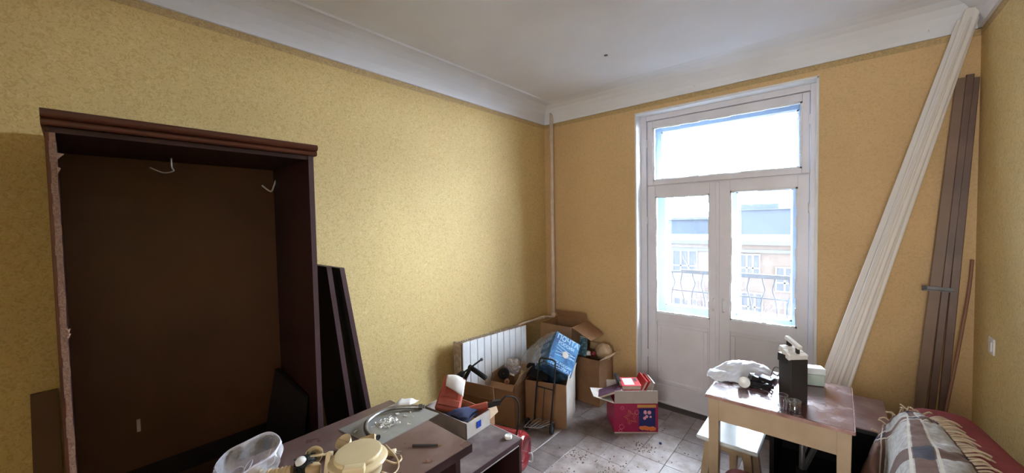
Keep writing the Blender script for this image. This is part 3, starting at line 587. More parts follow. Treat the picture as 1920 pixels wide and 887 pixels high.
# two taken-off doors leaning against the right side of the wardrobe
def leaning(x0, x1, yt, zt, yb, label, th=0.018, handle=False):
    t = thing('loose_cabinet_board', label, 'board', ((x0 + x1) / 2, yb, 0), 'dark boards leaning beside the wardrobe')
    G().hexa([(x0, yb, 0), (x1, yb, 0), (x1, yb + th, 0), (x0, yb + th, 0), (x0, yt, zt), (x1, yt, zt), (x1, yt + th, zt), (x0, yt + th, zt)]).obj('panel', 'board_dark', t)
    e = 0.003
    G().hexa([(x1, yb - e, 0), (x1 + e, yb - e, 0), (x1 + e, yb + th + e, 0), (x1, yb + th + e, 0), (x1, yt - e, zt), (x1 + e, yt - e, zt), (x1 + e, yt + th + e, zt), (x1, yt + th + e, zt)]).obj('edge_banding', 'board_edge', t)
    G().hexa([(x0, yt - e, zt), (x1, yt - e, zt), (x1, yt + th + e, zt), (x0, yt + th + e, zt), (x0, yt - e, zt + e), (x1, yt - e, zt + e), (x1, yt + th + e, zt + e), (x0, yt + th + e, zt + e)]).obj('edge_banding', 'board_edge', t)
    return t
leaning(0.03, 0.37, -2.42, 1.412, -2.26, 'nearer of two tall dark boards leaning beside the wardrobe')
t = leaning(0.03, 0.375, -2.355, 1.398, -2.14, 'rearmost tall dark board, its edge showing against the yellow wall')
G().lathe([(0, -0.004), (0.006, -0.004), (0.006, 0), (0, 0)], (0.372, -2.192, 0.50), Ry(rad(90)), 8).obj('screw_cap', 'metal', t)

# ================================================================ DESK, LOW CABINET
dk = thing('desk', 'dusty brown desk in the foreground littered with parts', 'desk', (0.95, -2.75, 0))
G().bb(0.652, 1.243, -3.30, -2.256, 0.715, 0.75).obj('desktop', 'desk', dk, bevel=0.002)
G().bb(1.243, 1.2455, -3.30, -2.256, 0.716, 0.749).obj('edge_strip', 'desk_edge', dk)
G().bb(0.67, 1.19, -2.295, -2.272, 0, 0.715).obj('side_panel', 'desk_edge', dk); G().bb(0.67, 1.19, -3.28, -3.26, 0, 0.715).obj('side_panel', 'desk_edge', dk)
G().bb(0.68, 0.70, -3.26, -2.295, 0.3, 0.715).obj('modesty_panel', 'desk_edge', dk)
cb = thing('low_cabinet', 'low dark open-fronted cabinet with a dusty top at the end of the desk', 'cabinet', (0.82, -2.0, 0))
G().bb(0.545, 1.10, -2.262, -1.778, 0.482, 0.50).obj('top_panel', 'dusty', cb)
G().bb(1.100, 1.1035, -2.262, -1.778, 0.481, 0.501).obj('edge_strip', 'board_edge', cb)
G().bb(1.098, 1.102, -2.262, -1.80, 0.470, 0.4745).obj('light_strip', 'light_strip', cb)
G().bb(0.545, 1.10, -1.778, -1.7745, 0.481, 0.5015).obj('edge_strip', 'light_strip', cb)
G().bb(0.545, 1.10, -1.798, -1.78, 0, 0.482).obj('side_panel', 'maho', cb); G().bb(0.545, 1.10, -2.262, -2.244, 0, 0.482).obj('side_panel', 'maho', cb)
G().bb(0.545, 0.555, -2.244, -1.798, 0, 0.482).obj('back_panel', 'board_dark', cb); G().bb(0.555, 1.09, -2.244, -1.798, 0.02, 0.038).obj('bottom_panel', 'board_dark', cb)
jl = thing('jar_lid', 'small white screw cap on the corner of the low cabinet', 'lid', (1.046, -1.819, 0.501))
G().lathe([(0, 0), (0.0185, 0), (0.0195, 0.003), (0.0195, 0.013), (0.017, 0.016), (0.013, 0.016), (0.012, 0.013), (0, 0.013)], (1.046, -1.819, 0.501), None, 24).obj('cap', 'lamp_white', jl, smooth=False, bevel=0.001)

# cardboard cartons -----------------------------------------------------------------
def carton(name, label, c, sz, yaw, mats=('card', 'card_in'), flaps=(), tilt=None, closed=False, group=None, cat='box', side_mats={}):
    """c: base centre; sz: x, y, height"""
    t = thing(name, label, cat, c, group); R = Rz(yaw)
    if tilt is not None: R = tilt
    c = V(c); sx_, sy_, h = sz; th = 0.004
    P_ = lambda x, y, z: c + R @ V((x, y, z))
    sides = {'y-': ((0, -1), sx_, sy_), 'y+': ((0, 1), sx_, sy_), 'x-': ((-1, 0), sy_, sx_), 'x+': ((1, 0), sy_, sx_)}
    g = G()
    for k, (n, w_, d_) in sides.items():
        if k in side_mats: continue
        cx, cy = n[0] * (d_ - th) / 2, n[1] * (d_ - th) / 2
        g.box(P_(cx, cy, h / 2), (w_ if n[0] == 0 else th, w_ if n[0] else th, h), R)
    g.box(P_(0, 0, th / 2), (sx_, sy_, th), R)
    if closed: g.box(P_(0, 0, h - th / 2), (sx_, sy_, th), R)
    g.obj('body', mats[0], t)
    for k, mm in side_mats.items():
        n, w_, d_ = sides[k]; cx, cy = n[0] * (d_ - th) / 2, n[1] * (d_ - th) / 2
        G().box(P_(cx, cy, h / 2), (w_ if n[0] == 0 else th, w_ if n[0] else th, h), R).obj('side', mm, t)
    for fl_ in flaps:
        k, ang, L = fl_[:3]; mm = fl_[3] if len(fl_) > 3 else mats[1]; shrink = fl_[4] if len(fl_) > 4 else 0.0
        n, w_, d_ = sides[k]; n3 = V((n[0], n[1], 0)); tt = V((-n[1], n[0], 0)); a = rad(ang)
        dr = V((0, 0, 1)) * cos(a) + n3 * sin(a); hp = n3 * (d_ / 2) + V((0, 0, h)); ot = tt.cross(dr) * 0.0018
        wa = w_ / 2 - 0.002; wb = wa - shrink
        q = [hp - tt * wa - ot, hp + tt * wa - ot, hp + tt * wa + ot, hp - tt * wa + ot, hp + dr * L - tt * wb - ot, hp + dr * L + tt * wb - ot, hp + dr * L + tt * wb + ot, hp + dr * L - tt * wb + ot]
        G().hexa([c + R @ p for p in q]).obj('flap', mm, t)
    return t, R, P_
# shallow tray of tools on the low cabinet
ty, R, P_ = carton('shallow_box', 'shallow pale cardboard tray of tools on the low cabinet', (0.722, -1.885, 0.5025), (0.33, 0.185, 0.085), rad(3), ('card_white', 'card_white'), side_mats={'y+': 'card'})
G().box(P_(0.1665, 0.0, 0.045), (0.0015, 0.034, 0.036), R).obj('sticker', 'bluelabel', ty)['label'] = 'blue square sticker'
# upright carton behind the tray
carton('cardboard_box', 'brown open carton behind the tool tray with raised flaps', (0.40, -1.50, 0.0), (0.28, 0.22, 0.37), rad(14), ('card_dark', 'card_in'), (('y+', -6, 0.10, 'card'), ('x-', 150, 0.08), ('x+', 160, 0.08)))
# faded red plastic case with a sheet of paper
Rr = Rz(0.889) @ Rx(-0.697) @ Ry(0.288); rc = V((0.660, -1.872, 0.632))
rt = thing('red_case', 'faded red plastic case tipped up in the tool tray', 'case', (0.655, -1.866, 0.53))
hx, hy, hz = 0.072, 0.060, 0.098
g = G(); q = [rc + Rr @ V(p) for p in ((-hx, -hy, -hz), (hx, -hy, -hz), (hx * .94, hy, -hz), (-hx * .94, hy, -hz), (-hx * .86, -hy * .8, hz), (hx * .86, -hy * .8, hz), (hx * .8, hy * .8, hz), (-hx * .8, hy * .8, hz))]
g.hexa(q).obj('shell', 'redplastic', rt, bevel=0.014, segs=3)
G().box(rc + Rr @ V((0, -hy * 0.96, -hz * 0.55)), (hx * 1.7, 0.014, hz * 0.40), Rr).obj('raised_rib', 'redplastic', rt, bevel=0.005)
for sx2 in (-1, 1): G().box(rc + Rr @ V((sx2 * hx * 0.55, -hy * 0.95, hz * 0.05)), (0.005, 0.010, hz * 0.6), Rr).obj('moulded_ridge', 'redplastic', rt)
G().box(rc + Rr @ V((0, -hy * 0.95, -hz * 0.22)), (hx * 1.1, 0.010, 0.005), Rr).obj('moulded_ridge', 'redplastic', rt)
f = surf([[rc + Rr @ V((-0.040, -hy - 0.004, 0.030)), rc + Rr @ V((0.015, -hy - 0.014, 0.010)), rc + Rr @ V((0.070, -hy - 0.008, -0.012))],
          [rc + Rr @ V((-0.046, -hy * .95 - 0.006, 0.060)), rc + Rr @ V((0.01, -hy - 0.010, 0.055)), rc + Rr @ V((0.066, -hy * .95 - 0.004, 0.03))],
          [rc + Rr @ V((-0.050, -hy * .70, 0.098)), rc + Rr @ V((0.005, -hy * .85, 0.103)), rc + Rr @ V((0.060, -hy * .70, 0.088))],
          [rc + Rr @ V((-0.046, hy * .2, 0.106)), rc + Rr @ V((0.005, hy * .2, 0.110)), rc + Rr @ V((0.058, hy * .2, 0.098))]])
tag(G().grid(f, 10, 10).obj('paper_sheet', 'paper', None, rc + V((0, 0, 0.02)), smooth=True, solid=0.0012), 'curled off-white sheet of paper lying over the red case', 'paper')
# blue cloth glove and gun-like tool in the tray
f = surf([[(0.70, -1.965, 0.572), (0.76, -1.965, 0.588), (0.82, -1.955, 0.592), (0.86, -1.93, 0.590)], [(0.71, -1.93, 0.586), (0.77, -1.93, 0.604), (0.82, -1.915, 0.606), (0.855, -1.89, 0.600)],
          [(0.72, -1.89, 0.586), (0.77, -1.88, 0.602), (0.82, -1.865, 0.606), (0.85, -1.85, 0.598)], [(0.73, -1.86, 0.572), (0.78, -1.85, 0.585), (0.82, -1.835, 0.588), (0.84, -1.83, 0.584)]])
g = G().grid(lambda u, v: f(u, v) + V((0, 0, 0.003 * sin(u * 17) * cos(v * 9))), 16, 12)
g.add([p + V((0, 0, -0.02)) for p in g.v], [tuple(reversed(q)) for q in g.f])
tag(g.obj('work_glove', 'bluecloth', None, (0.79, -1.9, 0.56), smooth=True, solid=0.004), 'crumpled navy blue cloth glove lying in the tool tray', 'glove')
hg = thing('heat_gun', 'red-handled electric tool with a black nozzle and cord on the tray', 'tool', (0.86, -1.83, 0.59))
a_, b_ = V((0.795, -1.868, 0.592)), V((0.872, -1.790, 0.610))
G().tube([a_, a_ * 0.6 + b_ * 0.4, b_], 0.02, 12, radii=[0.015, 0.019, 0.020]).obj('handle', 'redplastic', hg, smooth=False, bevel=0.002)
d_ = (b_ - a_).normalized()
G().tube([b_, b_ + d_ * 0.012, b_ + d_ * 0.07], 0.015, 12, radii=[0.016, 0.015, 0.011]).box(b_ + d_ * 0.05 + V((0, 0, 0.014)), (0.02, 0.045, 0.008), Rz(-0.7)).obj('nozzle', 'black', hg)
G().tube(spline([b_ + d_ * 0.07, (0.93, -1.70, 0.645), (0.95, -1.63, 0.60), (0.93, -1.60, 0.45), (0.88, -1.60, 0.25), (0.84, -1.58, 0.03)], 10), 0.0045, 8).obj('cord', 'rubber', hg, smooth=True)
# black hand pump leaning in the carton by the radiator
pm = thing('hand_pump', 'black hand tool with a thin rod and foam grip before the radiator', 'tool', (0.37, -1.5, 0.46))
G().tube([(0.336, -1.50, 0.565), (0.44, -1.5, 0.64), (0.532, -1.50, 0.708)], 0.006, 8).tube([(0.528, -1.5, 0.705), (0.536, -1.5, 0.711)], 0.010, 8).obj('rod', 'black', pm, smooth=True)
G().tube([(0.40, -1.49, 0.624), (0.48, -1.49, 0.605), (0.556, -1.49, 0.585)], 0.017, 12).obj('foam_grip', 'rubber', pm, smooth=True)
G().tube([(0.425, -1.5, 0.625), (0.37, -1.5, 0.55), (0.33, -1.5, 0.48)], 0.018, 12, radii=[0.010, 0.015, 0.019]).tube([(0.29, -1.5, 0.53), (0.34, -1.5, 0.565)], 0.022, 10).obj('barrel', 'black', pm, smooth=True)

# tall kraft carton ------------------------------------------------------------------
kc, R, P_ = carton('cardboard_box', 'tall brown carton beside the radiator stuffed with rubbish', (0.288, -0.938, 0.0), (0.215, 0.25, 0.34), rad(12), ('card', 'card_in'), (('x-', -10, 0.07, 'card'), ('y+', 10, 0.10), ('x+', 28, 0.10, 'card_in', 0.02), ('y-', 140, 0.05, 'card')))
text('( Ж )', 0.045, 'card_dark', kc, P_(0.1185, -0.02, 0.24), cols(R @ V((0, 1, 0)), (0, 0, 1), R @ V((1, 0, 0))), 'printed_mark')
# torn paper strips at the rim
for k in range(5):
    a0 = P_(0.115, -0.10 + 0.035 * k, 0.33); hgt = 0.10 + 0.02 * (k % 2)
    G().hexa([a0, a0 + R @ V((0, 0.026, 0)), a0 + R @ V((-0.003, 0.026, 0)), a0 + R @ V((-0.003, 0, 0)), a0 + R @ V((0.03, -0.004, hgt)), a0 + R @ V((0.03, 0.02, hgt - 0.01)), a0 + R @ V((0.027, 0.02, hgt - 0.01)), a0 + R @ V((0.027, -0.004, hgt))]).obj('torn_strip', 'card_in', kc)
def crumple(name, label, cat, c, sz, mt, seed, R=None, sub=1, amp=0.35, freq=3.0, solid=0.0, parent=None):
    from mathutils import noise
    g = G(); n = 18; m_ = 12; c = V(c); R = R or Matrix.Identity(3); vs = []
    for j in range(m_ + 1):
        for i in range(n):
            th = pi * j / m_; ph = 2 * pi * i / n
            d = V((sin(th) * cos(ph), sin(th) * sin(ph), cos(th)))
            k = 1 + amp * (noise.noise(d * freq + V((seed, 0, 0))) + 0.5 * noise.noise(d * freq * 2.3 + V((0, seed, 0))))
            vs.append(c + R @ V((d.x * sz[0] * k, d.y * sz[1] * k, d.z * sz[2] * k)))
    g.add(vs, [(j * n + i, j * n + (i + 1) % n, (j + 1) * n + (i + 1) % n, (j + 1) * n + i) for j in range(m_) for i in range(n)])
    zmin = min(v.z for v in g.v)
    o = g.obj(name, mt, parent, (c.x, c.y, zmin), smooth=True, sub=sub)
    if parent is None: tag(o, label, cat)
    return o
wl = thing('caster_wheel', 'black wheel with a pale hub poking out of the tall carton', 'wheel', (0.29, -1.03, 0.36))
G().lathe([(0.010, -0.014), (0.040, -0.014), (0.046, -0.008), (0.046, 0.008), (0.040, 0.014), (0.010, 0.014), (0.010, -0.014)], (0.30, -1.03, 0.405), Rz(0.6) @ Rx(rad(80)), 24).obj('tyre', 'rubber', wl, smooth=True)
G().lathe([(0.005, -0.016), (0.017, -0.016), (0.020, -0.01), (0.020, 0.01), (0.017, 0.016), (0.005, 0.016), (0.005, -0.016)], (0.347, -1.045, 0.358), Rz(0.6) @ Rx(rad(80)), 16).obj('hub', 'stick', wl, smooth=True)
crumple('plastic_bag', 'crumpled transparent bag with pale green print in the tall carton', 'bag', (0.30, -0.92, 0.43), (0.075, 0.055, 0.06), 'bag_film', 4, amp=0.9, freq=4.0)
g = G().hexa([(0.25, -0.99, 0.39), (0.35, -0.955, 0.372), (0.35, -0.951, 0.372), (0.25, -0.986, 0.39), (0.235, -1.0, 0.425), (0.33, -0.95, 0.385), (0.33, -0.946, 0.385), (0.235, -0.996, 0.425)])
tag(g.obj('plastic_tray', 'white', None, (0.3, -0.97, 0.37)), 'white curved plastic piece beside the bag in the tall carton', 'tray')

# centre carton with the blue box --------------------------------------------------------
yw = 0.34
cR = Rz(yw); cc = V((0.749, -0.803, 0)) + cR @ V((-0.17, 0.16, 0))
cx_, R, P_ = carton('cardboard_box', 'open carton with whitish right side behind the hand trolley', cc, (0.34, 0.32, 0.35), yw, ('card', 'card_in'), (('x+', 12, 0.07, 'card_white'), ('y-', 176, 0.0) if False else ('y+', 30, 0.08)), side_mats={'x+': 'card_white'})
Rb = Rz(1.193) @ Rx(-0.521) @ Ry(0.680); bc = V((0.515, -0.63, 0.46)); hb = V((0.120, 0.170, 0.150))
bx = thing('printed_box', 'tilted blue printed parcel box on top of the open carton', 'box', (0.50, -0.64, 0.25))
B = lambda x, y, z: bc + Rb @ V((x * hb.x, y * hb.y, z * hb.z))
G().box(bc, hb * 2, Rb).obj('body', 'blue_side', bx, bevel=0.004)
G().box(B(0, -1.012, 0), (hb.x * 1.9, 0.002, hb.z * 1.92), Rb).obj('front_print', 'blue_print', bx)
fr = cols(Rb @ V((1, 0, 0)), Rb @ V((0, 0, 1)), Rb @ V((0, -1, 0)))
text('ПОЧТА', 0.060, 'sky_print', bx, B(0.02, -1.022, 0.76), fr); text('РОССИИ', 0.036, 'sky_print', bx, B(0.0, -1.022, 0.45), fr)
text('ПОЧТА РОССИИ', 0.026, 'sky_print', bx, B(-0.05, -1.022, -0.62), fr); text('ПОСЫЛКА', 0.034, 'sky_print', bx, B(0.0, -1.022, -0.84), fr)
g = G()
for sg in (-1, 1):
    for k in range(2): g.box(B(0.1, -1.02, 0.02 + 0.18 * k * sg), (hb.x * 1.5, 0.001, 0.004), Rb @ Ry(0.18 * sg))
g.box(B(0.1, -1.02, 0.0), (0.05, 0.0015, 0.006), Rb); g.obj('printed_cross', 'sky_print', bx)
G().lathe([(0, 0), (0.028, 0), (0.028, 0.002), (0, 0.002)], B(0.12, -1.02, -0.02), Rb @ Rx(rad(90)), 18).obj('round_emblem', 'card_white', bx)
sd = cols(Rb @ V((0, -1, 0)), Rb @ V((0, 0, 1)), Rb @ V((-1, 0, 0)))
text('РОССИИ', 0.050, 'sky_print', bx, B(-1.012, -0.1, 0.62), sd); text('ПОЧТА', 0.062, 'sky_print', bx, B(-1.012, 0.0, 0.20), sd); text('РОССИИ', 0.046, 'sky_print', bx, B(-1.012, 0.1, -0.28), sd); text('ПОЧТА', 0.05, 'sky_print', bx, B(-1.012, 0.0, -0.7), sd)
td = cols(Rb @ V((1, 0, 0)), Rb @ V((0, 1, 0)), Rb @ V((0, 0, 1)))
text('ПОЧТА', 0.05, 'sky_print', bx, B(0, -0.4, 1.012), td); text('РОССИИ', 0.05, 'sky_print', bx, B(0, 0.3, 1.012), td)
# clear film slipping off the left of the blue box
f = surf([[B(-1.05, -1.0, 0.9), B(-1.15, -0.2, 1.0), B(-1.2, 0.9, 0.95)], [B(-1.35, -0.9, 0.3), B(-1.5, 0.0, 0.35), B(-1.5, 0.9, 0.3)], [B(-1.45, -0.8, -0.4), B(-1.75, 0.1, -0.3), B(-1.8, 1.0, -0.4)], [B(-1.2, -0.8, -1.0), B(-1.6, 0.2, -0.9), B(-1.8, 1.1, -0.9)]])
tag(G().grid(lambda u, v: f(u, v) + Rb @ V((0.006 * sin(u * 21 + v * 8), 0, 0.005 * cos(v * 23))), 20, 20).obj('plastic_film', 'film', None, (0.4, -0.7, 0.35), smooth=True), 'clear crinkled plastic film hanging off the left of the blue box', 'film')
f = surf([[(0.385, -0.865, 0.375), (0.47, -0.86, 0.36), (0.57, -0.80, 0.34)], [(0.37, -0.82, 0.42), (0.46, -0.80, 0.40), (0.55, -0.76, 0.36)], [(0.36, -0.76, 0.44), (0.44, -0.74, 0.42), (0.53, -0.72, 0.38)]])
tag(G().grid(lambda u, v: f(u, v) + V((0, 0, 0.006 * sin(u * 19) * sin(v * 13))), 16, 12).obj('dark_cloth', 'rubber', None, (0.46, -0.8, 0.34), smooth=True, solid=0.004), 'black cloth bundled under the blue printed box', 'cloth')

# big corner carton, right carton --------------------------------------------------------
carton('cardboard_box', 'tallest brown carton standing in the corner by the pipe', (0.345, -0.20, 0.0), (0.34, 0.30, 0.66), rad(2), ('card', 'card'), (('x+', 118, 0.20, 'card_dark', 0.02), ('y-', 178, 0.14, 'card'), ('y+', -25, 0.08)), side_mats={'x+': 'card_in'})
carton('cardboard_box', 'brown carton between the pink box and the wall, full to the rim', (0.655, -0.19, 0.0), (0.23, 0.27, 0.405), rad(2), ('card_dark', 'card_in'), (('x+', 62, 0.10, 'card_in', 0.01), ('y+', 20, 0.06)), side_mats={'x+': 'card'})
g = G().box((0.62, -0.345, 0.49), (0.06, 0.035, 0.17), Rz(0.3) @ Ry(0.12))
tb = thing('teal_box', 'narrow dark teal patterned box standing beside the blue printed box', 'box', (0.62, -0.31, 0.406))
G().box((0.60, -0.285, 0.497), (0.065, 0.04, 0.17), Rz(0.3) @ Ry(0.10)).obj('body', 'teal', tb)
G().box((0.607, -0.285, 0.583), (0.060, 0.036, 0.008), Rz(0.3) @ Ry(0.10)).obj('lid', 'pages', tb)
crumple('paper_bag', 'kraft paper bag bulging out at the top of the right-hand carton', 'bag', (0.72, -0.12, 0.42), (0.085, 0.07, 0.075), 'card_in', 9, amp=0.3)
crumple('white_rag', 'small white rag in the top of the right-hand carton', 'rag', (0.615, -0.22, 0.415), (0.035, 0.03, 0.022), 'white', 12)
tag(G().lathe([(0, -0.022), (0.016, -0.018), (0.025, 0), (0.022, 0.016), (0.008, 0.020), (0, 0.016)], (0.67, -0.235, 0.425), None, 16).obj('red_ball', 'redgloss', None, (0.67, -0.235, 0.403), smooth=True), 'small dark red round object on top of the right-hand carton', 'ball')

# ---------------------------------------------------------------- pink box with books
yp = math.atan2(0.208, 0.257); pR = Rz(yp); pc = V((1.055, -0.615, 0)) + pR @ V((0.165, 0.13, 0)); hp_ = 0.23
pk, R, P_ = carton('toy_carton', 'magenta printed carton full of books on the floor by the door', pc, (0.33, 0.26, hp_), yp, ('pinkprint', 'card_grey'), (('y-', 4, 0.10, 'card_grey'), ('x-', 78, 0.15, 'card_white', 0.05), ('y+', 15, 0.07)))
fr = cols(R @ V((1, 0, 0)), (0, 0, 1), R @ V((0, -1, 0)))
def onface(x, z, out=0.131): return P_(x, -out, z)
G().box(onface(0.082, 0.105), (0.125, 0.0015, 0.175), R).obj('printed_panel', 'navy', pk); G().box(onface(0.082, 0.209), (0.145, 0.0016, 0.022), R).obj('printed_band', 'gold', pk)
G().box(onface(0.155, 0.115), (0.015, 0.0016, 0.22), R).obj('printed_band', 'pinkprint', pk); G().box(onface(0.0, 0.004), (0.33, 0.002, 0.008), R).obj('pale_bottom_edge', 'card_white', pk)
R9 = random.Random(21)
g = G()
for k in range(9): g.lathe([(0, 0), (0.013 + 0.006 * R9.random(), 0), (0.012, 0.001), (0, 0.001)], onface(0.035 + 0.0125 * k, 0.032 + 0.014 * R9.random(), 0.132), R @ Rx(rad(90)), 10)
g.obj('printed_blobs', 'orange', pk)
g = G()
for k in range(7): g.lathe([(0, 0), (0.008 + 0.007 * R9.random(), 0), (0.008, 0.001), (0, 0.001)], onface(0.062 + 0.05 * R9.random(), 0.09 + 0.08 * R9.random(), 0.1325), R @ Rx(rad(90)), 10)
g.obj('printed_bubbles', 'palepink', pk)
g = G(); star = []
for k in range(10):
    rr_ = 0.052 if k % 2 == 0 else 0.024; an = pi / 2 + 2 * pi * k / 10 + 0.25; star.append(onface(-0.045 + rr_ * cos(an) * 0.9, 0.125 + rr_ * sin(an) * 1.1, 0.132))
g.tube(star + [star[0]], 0.0013, 4); g.tube([p + R @ V((0.012, 0, -0.006)) for p in star] + [star[0] + R @ V((0.012, 0, -0.006))], 0.001, 4)
g.obj('printed_star_outline', 'gold', pk)
g = G()
for (x_, z_, r_) in ((-0.105, 0.195, 0.012), (-0.11, 0.05, 0.018), (-0.12, 0.02, 0.011), (0.005, 0.16, 0.016)):
    g.tube([onface(x_ + r_ * cos(2 * pi * k / 16), z_ + r_ * sin(2 * pi * k / 16), 0.132) for k in range(17)], 0.0011, 4)
g.obj('printed_rings', 'palepink', pk)
def book(label, c, sz, R, cover, group='books in the magenta carton', extra=None):
    t = thing('book', label, 'book', V(c) - V((0, 0, sz[2] / 2)), group); c = V(c); x, y, z = sz
    g = G().box(c + R @ V((0, 0, z / 2 - 0.0015)), (x, y, 0.003), R).box(c - R @ V((0, 0, z / 2 - 0.0015)), (x, y, 0.003), R).box(c - R @ V((x / 2 - 0.0015, 0, 0)), (0.003, y, z), R)
    g.obj('cover', cover, t); G().box(c + R @ V((0.001, 0, 0)), (x - 0.008, y - 0.008, z - 0.006), R).obj('pages', 'pages', t)
    if extra: extra(t, c, R)
    return t
book('plum book tipping over the left flap of the magenta carton', P_(-0.17, -0.03, 0.285), (0.19, 0.13, 0.022), R @ Rz(-0.25) @ Ry(-0.42), 'purplebook')
book('dark book standing between the plum book and the white-labelled red book', P_(-0.085, 0.02, 0.305), (0.022, 0.15, 0.14), R @ Ry(-0.25), 'darkbook')
def lbl(t, c, R):
    G().box(c + R @ V((-0.010, 0.0, 0.0185)), (0.075, 0.095, 0.001), R).obj('cover_picture', 'pale_paper', t); G().box(c + R @ V((0.050, 0.025, 0.0185)), (0.025, 0.04, 0.001), R).obj('cover_picture', 'darkbook', t)
book('red book with a white label lying flat on top of the carton', P_(-0.02, -0.02, 0.335), (0.15, 0.13, 0.036), R @ Rx(0.10), 'redbook', extra=lbl)
book('red book leaning to the right beside the white-labelled one', P_(0.075, 0.03, 0.30), (0.02, 0.18, 0.15), R @ Ry(0.45), 'redbook')
book('thin red book, second from the right edge of the magenta carton', P_(0.105, 0.03, 0.30), (0.012, 0.17, 0.14), R @ Ry(0.50), 'redbook')
book('pale-edged book at the right edge of the magenta carton', P_(0.145, 0.03, 0.285), (0.014, 0.17, 0.14), R @ Ry(0.30), 'paper')

# ---------------------------------------------------------------- hand trolley
tl = thing('luggage_trolley', 'folding wire luggage trolley standing before the open carton', 'trolley', (0.62, -0.98, 0))
up = spline([(0.549, -0.955, 0.08), (0.552, -0.93, 0.30), (0.553, -0.89, 0.50), (0.558, -0.884, 0.535), (0.575, -0.880, 0.550), (0.655, -0.868, 0.552), (0.682, -0.865, 0.545), (0.692, -0.866, 0.52), (0.692, -0.90, 0.30), (0.688, -0.935, 0.08)], 5)
G().tube(up, 0.0065, 8).obj('handle_frame', 'black', tl, smooth=True)
G().tube([(0.551, -0.925, 0.335), (0.691, -0.897, 0.33)], 0.005, 8).obj('cross_bar', 'black', tl)
G().tube([(0.62, -0.915, 0.332), (0.618, -0.945, 0.09)], 0.003, 6).obj('centre_wire', 'black', tl)
G().tube([(0.545, -0.90, 0.50), (0.58, -0.86, 0.52), (0.74, -0.86, 0.50)], 0.003, 6).obj('elastic_cord', 'black', tl)
pl = [(0.56, -1.10, 0.085), (0.66, -1.04, 0.085), (0.70, -0.90, 0.085), (0.53, -0.94, 0.085)]
G().tube(pl + [pl[0]], 0.004, 6).obj('platform_frame', 'metal', tl)
for k in range(4):
    t_ = (k + 1) / 5; G().tube([V(pl[0]).lerp(V(pl[1]), t_), V(pl[3]).lerp(V(pl[2]), t_)], 0.003, 6).obj('platform_wire', 'metal', tl)
G().tube([(0.50, -0.99, 0.045), (0.705, -0.925, 0.045)], 0.005, 8).obj('axle', 'grey_metal', tl)
for wx, wy in ((0.505, -0.988), (0.695, -0.928)):
    Rw = Rz(0.31) @ Ry(rad(90))
    wh = G().lathe([(0.030, -0.009), (0.040, -0.010), (0.044, -0.005), (0.044, 0.005), (0.040, 0.010), (0.030, 0.009), (0.030, -0.009)], (wx, wy, 0.0445), Rw, 20).obj('wheel', 'rubber', tl, smooth=True)
    g = G().lathe([(0.004, -0.006), (0.012, -0.006), (0.012, 0.006), (0.004, 0.006)], (wx, wy, 0.0445), Rw, 12)
    for k in range(6): g.box(V((wx, wy, 0.0445)) + Rw @ V((0.020 * cos(k * pi / 3), 0.020 * sin(k * pi / 3), 0)), (0.024, 0.005, 0.006), Rw @ Rz(k * pi / 3))
    g.obj('spoked_hub', 'grey_metal', wh)

# ---------------------------------------------------------------- red canister
rcn = thing('red_canister', 'glossy dark red rounded canister lying on the floor past the low cabinet', 'canister', (0.68, -1.44, 0))
ax = V((0.96, 0.28, 0)).normalized(); Rc = cols(V((0, 0, 1)), ax.cross(V((0, 0, 1))), ax)
Rc = cols(ax.cross(V((0, 0, 1))) * -1, V((0, 0, 1)), ax) if False else Rc
ce = V((0.60, -1.455, 0.125))
G().lathe([(0, -0.20), (0.07, -0.20), (0.10, -0.19), (0.118, -0.16), (0.122, -0.05), (0.122, 0.17), (0.117, 0.20), (0.105, 0.218), (0.09, 0.222), (0.085, 0.216), (0, 0.222)], ce, Rc, 32).obj('shell', 'redgloss', rcn, smooth=True)
G().tube([ce + Rc @ V((0.123 * cos(a), 0.123 * sin(a), 0.178)) for a in [2 * pi * k / 32 for k in range(33)]], 0.004, 6).obj('rim_band', 'redgloss', rcn, smooth=True)
G().tube([ce + Rc @ V((0.124 * cos(a), 0.124 * sin(a), 0.06 + 0.0 * k)) for k, a in enumerate([pi * 0.75 + pi * 0.85 * j / 16 for j in range(17)])], 0.004, 6).obj('trim_band', 'lamp_white', rcn, smooth=True)
G().tube(spline([ce + Rc @ V((-0.03, -0.05, 0.222)), ce + Rc @ V((-0.03, -0.05, 0.245)), ce + Rc @ V((-0.08, -0.05, 0.245)), ce + Rc @ V((-0.085, -0.05, 0.215))], 4), 0.005, 6).obj('clasp', 'lamp_white', rcn, smooth=True)

# crumbs of plaster and grit on the floor
g = G(); R9 = random.Random(2)
for (cx, cy, n_, s_) in ((0.98, -1.03, 60, 0.05), (1.30, -0.66, 45, 0.045), (1.24, -1.05, 50, 0.05), (1.05, -1.30, 60, 0.06), (1.3, -0.9, 60, 0.3), (1.5, -0.7, 40, 0.3), (0.45, -1.1, 40, 0.12)):
    for k in range(n_):
        x = cx + R9.gauss(0, s_); y = cy + R9.gauss(0, s_); r = R9.uniform(0.0012, 0.0042)
        if y > -0.05: continue
        g.box((x, y, r * 0.5), (r * 2, r * 1.6, r), Rz(R9.uniform(0, 3)))
tag(g.obj('plaster_crumbs', 'dirt', None, (1.2, -0.9, 0)), 'dark crumbs and grit scattered on the floor tiles', 'debris', kind='stuff')
tag(G().lathe([(0, 0), (0.008, 0), (0.0105, 0.006), (0.008, 0.012), (0, 0.013)], (1.375, -0.54, 0), None, 12).obj('bottle_cap', 'navy', None, (1.375, -0.54, 0), smooth=True), 'tiny dark blue cap on the floor right of the magenta carton', 'cap')

